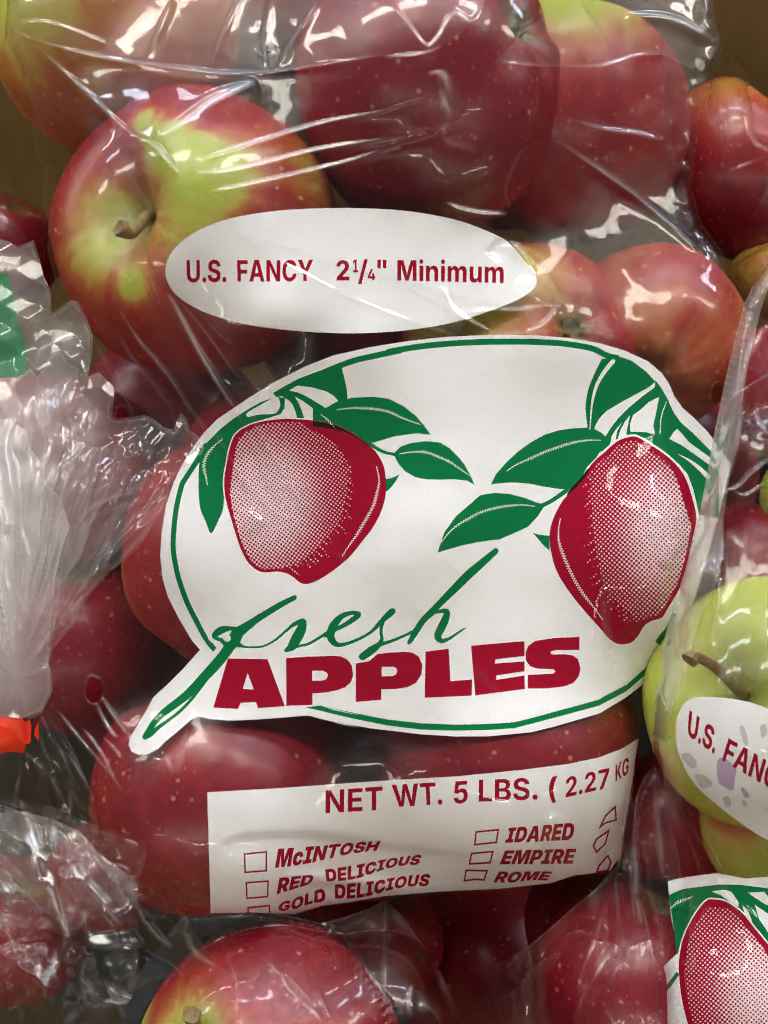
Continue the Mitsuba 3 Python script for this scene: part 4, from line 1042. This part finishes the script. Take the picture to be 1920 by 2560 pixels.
SBAG = poly([*L6((1165, 625), (1060, 740), (900, 870), (760, 1000), (600, 1130), (345, 1270), (420, 1300), (560, 1400), (390, 1480), (420, 1659), (400, 2000), (1560, 2000), (1530, 1659), (1500, 1400), (1480, 1200), (1440, 900), (1400, 640), (1380, 300), (1330, 100), (1290, 100), (1250, 300), (1225, 560))])
smask = mask_of(SBAG)
SH = -90 - 260 * np.clip((1560 - XX) / 420, 0, 1.4)
SH = np.maximum(SH, membrane(sphere_height([(1610, 2440, 265, -330)], 1.03), -500, -500, mask_of(SBAG.buffer(60)), 120))
SH = wobble(SH, 7, 70, 61, (0.6, 2.0))
SGLOW = 0 * SH
SH = creases(SH, [(L6((1225, 570), (1150, 660), (900, 870), (760, 990), (420, 1300)), 22, 11), (L6((820, 790), (700, 900), (560, 1080), (345, 1268)), 16, 9), (L6((1240, 580), (1150, 830), (1060, 1080), (980, 1300), (900, 1659)), 14, 11), (L6((1180, 1130), (1090, 1300), (980, 1480), (900, 1659)), 12, 11),
                  (L6((840, 1500), (815, 1659)), 8, 9), (L6((815, 1110), (900, 1050), (970, 1030), (1040, 1065)), 8, 7), (L6((390, 1480), (590, 1350), (620, 1300), (800, 1190), (1010, 1150)), 7, 6), (L6((1380, 760), (1420, 900), (1480, 1250)), 9, 9), (L6((1200, 600), (1220, 900), (1210, 1200)), 8, 14),
                  (L6((1260, 300), (1240, 480), (1200, 620)), 12, 14), (L6((1350, 300), (1360, 700), (1390, 1000)), 9, 14)], SGLOW, 0.2)
SHOLE = punch(1559, 2456, 20, 37, 7)
SH = creases(SH, [(np.array(SHOLE.buffer(2).exterior.coords)[::3], 4, 5)])
film_sheet('plastic_bag_003', 'front_film', SBAG.difference(SHOLE), SH, SGLOW)
labels['plastic_bag_003'] = dict(label='streaked clear bag with a punched hole between the weight panel and the lower right panel', category='plastic bag')

# ------------------------------------------------------------------ the gathered bag on the left
NECK = (40.0, 1700.0)


def fan(seed, base, amp, pleats, fine, slope):
    dx, dy = XX - NECK[0], NECK[1] - YY
    rr = np.hypot(dx, dy)
    th = np.arctan2(dx, dy)
    th = th + 0.10 * (meshkit.fbm(np.stack([XX / 160, YY / 160, 0 * XX + seed], -1), 3, seed) - 0.5)
    p1 = 0.7 * pleats_of(th, rr, seed + 1, 18, -0.5, 1.45, 700) + 0.5 * pleats_of(th * 2.2, rr, seed + 6, 44, -1.1, 3.2, 700)
    far = np.clip((rr - 300) / 350, 0, 1)
    h = base + amp * np.clip(rr / 380, 0.10, 1.3) * (0.8 * p1) + fine * far * 0.8 * (crumple(XX, YY, 140, seed + 9, 4) - 0.5) + 9 * pleats_of(th * 3, rr, seed + 2, 60, -1.5, 4.3, 700)
    milk = np.clip(0.30 + 0.35 * pleats_of(th, rr, seed + 4, 26, -0.5, 1.45, 760) + 0.35 * meshkit.fbm(np.stack([th * 5, rr / 300, 0 * XX + seed], -1), 3, seed + 7), 0.05, 1)
    glow = 0 * h
    return spokes(ndimage.gaussian_filter(h + slope * (rr - 300), 0.5), seed, NECK, 22, -0.35, 1.25, 90, 760, 10, 9, glow), milk, glow


FAN1 = poly([*L1((-220, 50), (0, 50), (60, 65), (120, 100), (232, 55), (272, 180), (300, 300), (345, 400), (358, 560), (420, 520), (490, 470), (540, 480), (600, 600), (640, 720), (636, 850), (605, 1000), (680, 970), (780, 1060), (792, 1100), (780, 1200), (772, 1270), (800, 1292), (900, 1282), (1000, 1265), (1060, 1290),
                  (1130, 1350), (1200, 1370), (1225, 1300), (1252, 1250), (1290, 1290), (1318, 1370), (1390, 1430), (1412, 1490), (1392, 1540)),
             *L2((1350, 110), (1330, 150), (1210, 250), (1165, 370), (1120, 480), (1050, 600), (960, 740), (850, 840), (760, 910), (650, 1030), (560, 1160), (500, 1290), (400, 1400), (365, 1460), (330, 1560)), *L3((345, 20), (372, 90), (360, 190), (330, 260), (290, 340), (240, 372), (150, 378), (0, 368), (-220, 360))])
FAN2 = poly([*L1((-220, 1010), (0, 1010), (100, 1005), (170, 980), (205, 940), (260, 1000), (340, 900), (366, 760), (470, 900), (545, 945), (520, 1100), (440, 1290), (560, 1330), (500, 1430), (620, 1480), (760, 1500), (700, 1600)), *L2((620, 400), (560, 620), (640, 560), (560, 800), (420, 1000), (400, 1150), (360, 1400), (330, 1560)), *L3((345, 30), (360, 190), (290, 330), (150, 376), (-220, 360))])
FAN3 = poly([*L2((-220, -120), (60, -150), (180, -60), (210, 60), (280, 150), (320, 300), (420, 400), (480, 600), (420, 780), (380, 950), (360, 1200), (330, 1500)), *L3((340, 60), (340, 200), (280, 320), (150, 372), (-220, 350))])
GKEY = 'plastic_bag_004'
left_ = np.clip(1.25 - (XX + 0.35 * (YY - 1200)) / 300, 0, 1)          # many layers of film lie over one another near the neck and to the left
for fan_poly, fan_seed, base_, amp_, pl, strength in ((FAN1, 3, 250, 46, 10, 0.17), (FAN1.buffer(-6), 11, 185, 50, 9, 0.27), (FAN2, 17, 290, 40, 12, 0.44), (FAN3, 23, 330, 34, 10, 0.72)):
    fh, milk, fglow = fan(fan_seed, base_, amp_, pl, 24, -0.16)
    ed = edge_distance(mask_of(fan_poly))
    rim = np.clip(0.45 + ed / 130, 0, 1)
    part(GKEY, 'neck_film', laid(fan_poly, Field(fh), 'folded_film', weight=Field(strength * milk * (0.45 + 0.9 * left_) * rim + 0.8 * fglow + 0.16 * np.exp(-(ed / 5) ** 2))))
labels[GKEY] = dict(label='bag with a gathered milky neck above a red tie at the left edge', category='plastic bag')
GF = Field(ndimage.gaussian_filter(fan(3, 250, 46, 10, 24, -0.16)[0], 2) - 4)
printed(GKEY, GF, 'green_strip', poly(L1((-60, 280), (50, 290), (75, 370), (100, 480), (120, 600), (150, 700), (180, 810), (188, 880), (172, 960), (150, 1000), (20, 1002), (-60, 960))), 'green_ink', 0.0)
part(GKEY, 'green_strip__edge', laid(poly(L1((50, 285), (78, 370), (106, 480), (126, 600), (156, 700), (186, 810), (196, 880), (178, 970), (205, 940), (190, 1030), (150, 1012), (172, 955), (180, 880), (160, 760), (120, 640), (90, 480), (60, 350))), GF, 'film', -2))
BODY = poly([(-80, 1868), *L3((0, 595), (160, 598), (205, 555), (225, 500), (262, 400), (300, 330), (370, 260), (420, 420), (520, 620), (600, 800), (660, 1000), (680, 1130), (700, 1250), (300, 1250), (-220, 1250))])


def body(seed):
    dx, dy = XX - 60, YY - 1690
    th = np.arctan2(dx, dy)
    rr = np.hypot(dx, dy)
    return ndimage.gaussian_filter(120 - 0.34 * rr + 34 * np.clip(rr / 250, 0.2, 1.2) * pleats_of(th, rr, seed, 22, -0.4, 1.3, 520) + 10 * (crumple(XX, YY, 120, seed, 4) - 0.5), 1.0)


BGLOW = 0 * XX
BH = creases(spokes(body(5), 8, (60, 1690), 12, 1.9, 3.3, 130, 560, 10, 8, BGLOW), [(L3((270, 480), (290, 620), (310, 750), (350, 830), (420, 970)), 12, 8), (L3((150, 600), (330, 780), (500, 1040)), 9, 9), (L3((390, 330), (470, 520), (600, 740)), 8, 9)], BGLOW, 0.2)
film_sheet(GKEY, 'body_film', BODY, BH, BGLOW)
# the tie round the neck
ring = []
for k, yy in enumerate(np.linspace(1792, 1878, 9)):
    an = np.linspace(0, 2 * np.pi, 49)[:-1]
    q = 14 * math.sin(k * math.pi / 8) ** 0.5 - 8
    rx, rz = 82 + q + 4 * np.sin(5 * an + 0.9 * k) + 2.2 * np.sin(9 * an + 1.7 * k), 70 + q
    ring.append(np.stack([-22 + rx * np.cos(an), yy + 5 * np.sin(an + 0.6) + 3 * np.sin(4 * an + k * 0.2), 245 + rz * np.sin(an)], 1))
ring = np.array(ring)
I, J = np.meshgrid(np.arange(8), np.arange(48), indexing='ij')
A_, B_, C_, E2 = I * 48 + J, I * 48 + (J + 1) % 48, (I + 1) * 48 + (J + 1) % 48, (I + 1) * 48 + J
rv = at(*ring.reshape(-1, 3).T)
scene['bag_tie'] = mikit.ply((rv, np.concatenate([np.stack([A_, E2, C_], -1).reshape(-1, 3), np.stack([A_, C_, B_], -1).reshape(-1, 3)])), 'red_plastic', smooth=50)
part('bag_tie', 'tail', laid(poly(L3((205, 380), (217, 440), (210, 545), (170, 560), (180, 400))), Field(0 * XX + 262), 'red_plastic'))
part('bag_tie', 'tail', laid(poly(L3((265, 400), (240, 450), (235, 490), (268, 535))), Field(0 * XX + 215), 'red_plastic'))
labels['bag_tie'] = dict(label='bright red plastic tie round the neck of the gathered bag', category='tie')

# ------------------------------------------------------------------ the crumpled bag in the lower left corner
CB = poly([*L4((-220, 90), (0, 95), (130, 105), (330, 150), (430, 182), (500, 215), (640, 280), (830, 340), (1020, 405), (1010, 480), (1000, 560), (970, 630), (965, 668), (1060, 735), (1190, 825), (1290, 920), (1350, 1030), (1440, 1160), (1540, 1280), (1632, 1345), (1560, 1335), (1500, 1320), (1400, 1300), (1310, 1290),
                (1260, 1340), (1200, 1335), (1130, 1350), (1050, 1362), (980, 1395), (950, 1415), (915, 1470), (880, 1520), (870, 1600), (880, 1900), (-220, 1900))])
PIN = (181.0, 2347.0)


def bag_c(seed, base, amp, fine):
    dx, dy = XX - PIN[0], YY - PIN[1]
    rr, th = np.hypot(dx, dy), np.arctan2(dy, dx)
    th = th + 0.12 * (meshkit.fbm(np.stack([XX / 120, YY / 120, 0 * XX + seed], -1), 3, seed) - 0.5)
    left = np.exp(-((XX - 60) / 260) ** 2)
    p1 = pleats_of(th, rr, seed + 1, 18, -3.1, -0.2, 420) + pleats_of(th, rr, seed + 3, 10, 1.2, 3.1, 300)
    h = base + amp * np.clip(rr / 220, 0.05, 1.2) * 0.22 * p1 * (0.4 + 0.6 * left) + 2.6 * fine * (crumple(XX, YY, 240, seed + 4, 3) - 0.5) + 0.5 * fine * (crumple(XX, YY, 80, seed + 5, 4) - 0.5) * left
    glow = 0 * h
    return ndimage.gaussian_filter(h - 0.10 * rr, 1.0), glow


CH, CGLOW = bag_c(5, 190, 34, 34)
CH = creases(CH, [(c_[0], 1.5 * c_[1], 1.5 * c_[2], *c_[3:]) for c_ in [(L4((130, 110), (200, 260), (250, 420), (310, 620), (380, 830), (440, 1000), (480, 1070)), 14, 9, 3), (L4((150, 270), (220, 480), (250, 640), (265, 780)), 11, 9, 2.5), (L4((290, 480), (340, 640), (380, 800), (410, 930)), 10, 7), (L4((480, 540), (560, 650), (660, 760), (740, 850), (840, 1000)), 16, 11, 3), (L4((270, 465), (370, 490), (470, 520), (480, 560), (450, 680)), 9, 7),
                  (L4((0, 650), (50, 740), (70, 860), (40, 950), (60, 1050), (120, 1190)), 14, 10, 2.5), (L4((570, 1095), (700, 1110), (850, 1115), (1000, 1105)), 16, 14, 2.5), (L4((580, 1085), (760, 1050), (915, 1030)), 10, 7, 2.5), (L4((700, 880), (780, 980), (830, 1100)), 8, 7), (L4((900, 1000), (915, 1150), (935, 1230), (920, 1350), (905, 1450)), 9, 8),
                  (L4((500, 1070), (440, 1100), (380, 1260), (300, 1450), (270, 1659)), 12, 10), (L4((630, 860), (540, 980), (500, 1060)), 9, 9), (L4((560, 1130), (590, 1200), (560, 1320), (630, 1420), (640, 1520), (670, 1659)), 10, 8), (L4((600, 1535), (750, 1520), (900, 1505)), 9, 7), (L4((660, 500), (740, 560), (860, 600), (910, 700), (930, 800), (850, 880), (740, 900)), 8, 10),
                  (L4((270, 1180), (280, 1280), (240, 1430), (200, 1659)), 11, 9), (L4((130, 1390), (130, 1520), (150, 1659)), 10, 8), (L4((1300, 930), (1280, 1030), (1340, 1180), (1540, 1310)), 8, 9), (L4((930, 820), (1010, 960), (1090, 1060), (1200, 1160)), 5, 9), (L4((380, 240), (378, 400), (370, 600)), 8, 8), (L4((80, 260), (110, 380), (160, 520)), 9, 8), (L4((650, 300), (640, 430), (760, 580)), 6, 8)]], CGLOW, 0.16)
film_sheet('plastic_bag_005', 'front_film', CB, CH, CGLOW)
ih, iglow = bag_c(14, 120, 40, 40)
film_sheet('plastic_bag_005', 'inner_film', CB.buffer(-8).intersection(shapely.box(-200, 1900, 345, 2700)), ih, iglow)
ih, iglow = bag_c(20, 150, 30, 30)
milk = 0.30 * np.clip(0.6 + 1.2 * meshkit.fbm(np.stack([XX / 90, YY / 90, 0 * XX + 0.3], -1), 3, 66) - 0.35, 0, 1)
part('plastic_bag_005', 'inner_film', laid(poly(L4((-220, 250), (100, 180), (360, 240), (560, 330), (690, 490), (800, 560), (870, 620), (925, 740), (930, 800), (840, 880), (740, 890), (660, 860), (560, 960), (480, 1060), (300, 1000), (-220, 900))), Field(ih), 'folded_film', weight=Field(milk * np.clip(np.hypot(XX - PIN[0], YY - PIN[1]) / 260 - 0.1, 0.1, 1) + 0.6 * iglow)))
labels['plastic_bag_005'] = dict(label='crumpled empty looking clear film in the lower left corner with a square cut flap', category='plastic bag')

# ------------------------------------------------------------------ bags behind
apple(1850, 430, 235, -820, (0.3, 0.6, 0.3), 0.72, 'orange red and maroon apple in the bag behind at the upper right edge', [(1800, 250, 150, -0.28), (1850, 640, 190, 0.5)], seed=61, n=80)
apple(1930, 700, 110, -760, (0.3, 0.6, 0.3), 0.36, 'small part of an orange apple under the maroon one at the right edge', seed=62, n=60)
apple(20, 620, 140, -800, (0.3, 0.6, 0.3), 0.90, 'dark red apple in the bag behind at the left edge', seed=63, n=60)
UB = poly([*Q2((1440, 230), (1500, 240), (1560, 300), (1610, 400), (1659, 560), (1900, 700), (1900, 1300), (1500, 1250), (1470, 1106), (1400, 1010), (1345, 960), (1385, 860), (1405, 800), (1380, 700), (1400, 580), (1365, 480), (1385, 370))])
umask = mask_of(UB)
UH = membrane(sphere_height([(1850, 430, 235, -820)], 1.04), -760, -800, umask, 120)
UH = creases(wobble(roll(UH, umask, 30), 7, 80, 71), [(Q2((1385, 370), (1365, 480), (1400, 580), (1385, 700), (1405, 800)), 12, 9), (Q2((1410, 800), (1520, 740), (1640, 690)), 14, 12), (Q2((1440, 240), (1520, 290), (1570, 320)), 9, 9), (Q2((1450, 1050), (1540, 940)), 9, 9), (Q2((1390, 850), (1345, 950), (1400, 1010)), 8, 7), (Q2((1400, 380), (1500, 350)), 8, 10)])
part('plastic_bag_006', 'front_film', laid(UB.difference(poly(Q2((1420, 800), (1640, 690), (1659, 800), (1560, 1000), (1450, 1070), (1400, 1005), (1350, 958), (1390, 860)))), Field(UH), 'film'))
labels['plastic_bag_006'] = dict(label='torn clear bag with an orange red apple behind at the upper right edge', category='plastic bag')
KB = poly([*V((-40, 390), (20, 402), (60, 432), (95, 470), (112, 520), (100, 600), (-60, 620))])
kmask = mask_of(KB)
KH = wobble(roll(membrane(sphere_height([(20, 620, 140, -800)], 1.04), -760, -800, kmask, 120), kmask, 26), 8, 70, 81)
part('plastic_bag_007', 'front_film', laid(KB, Field(KH), 'film'))
labels['plastic_bag_007'] = dict(label='clear bag with a dark red apple behind at the upper left edge', category='plastic bag')
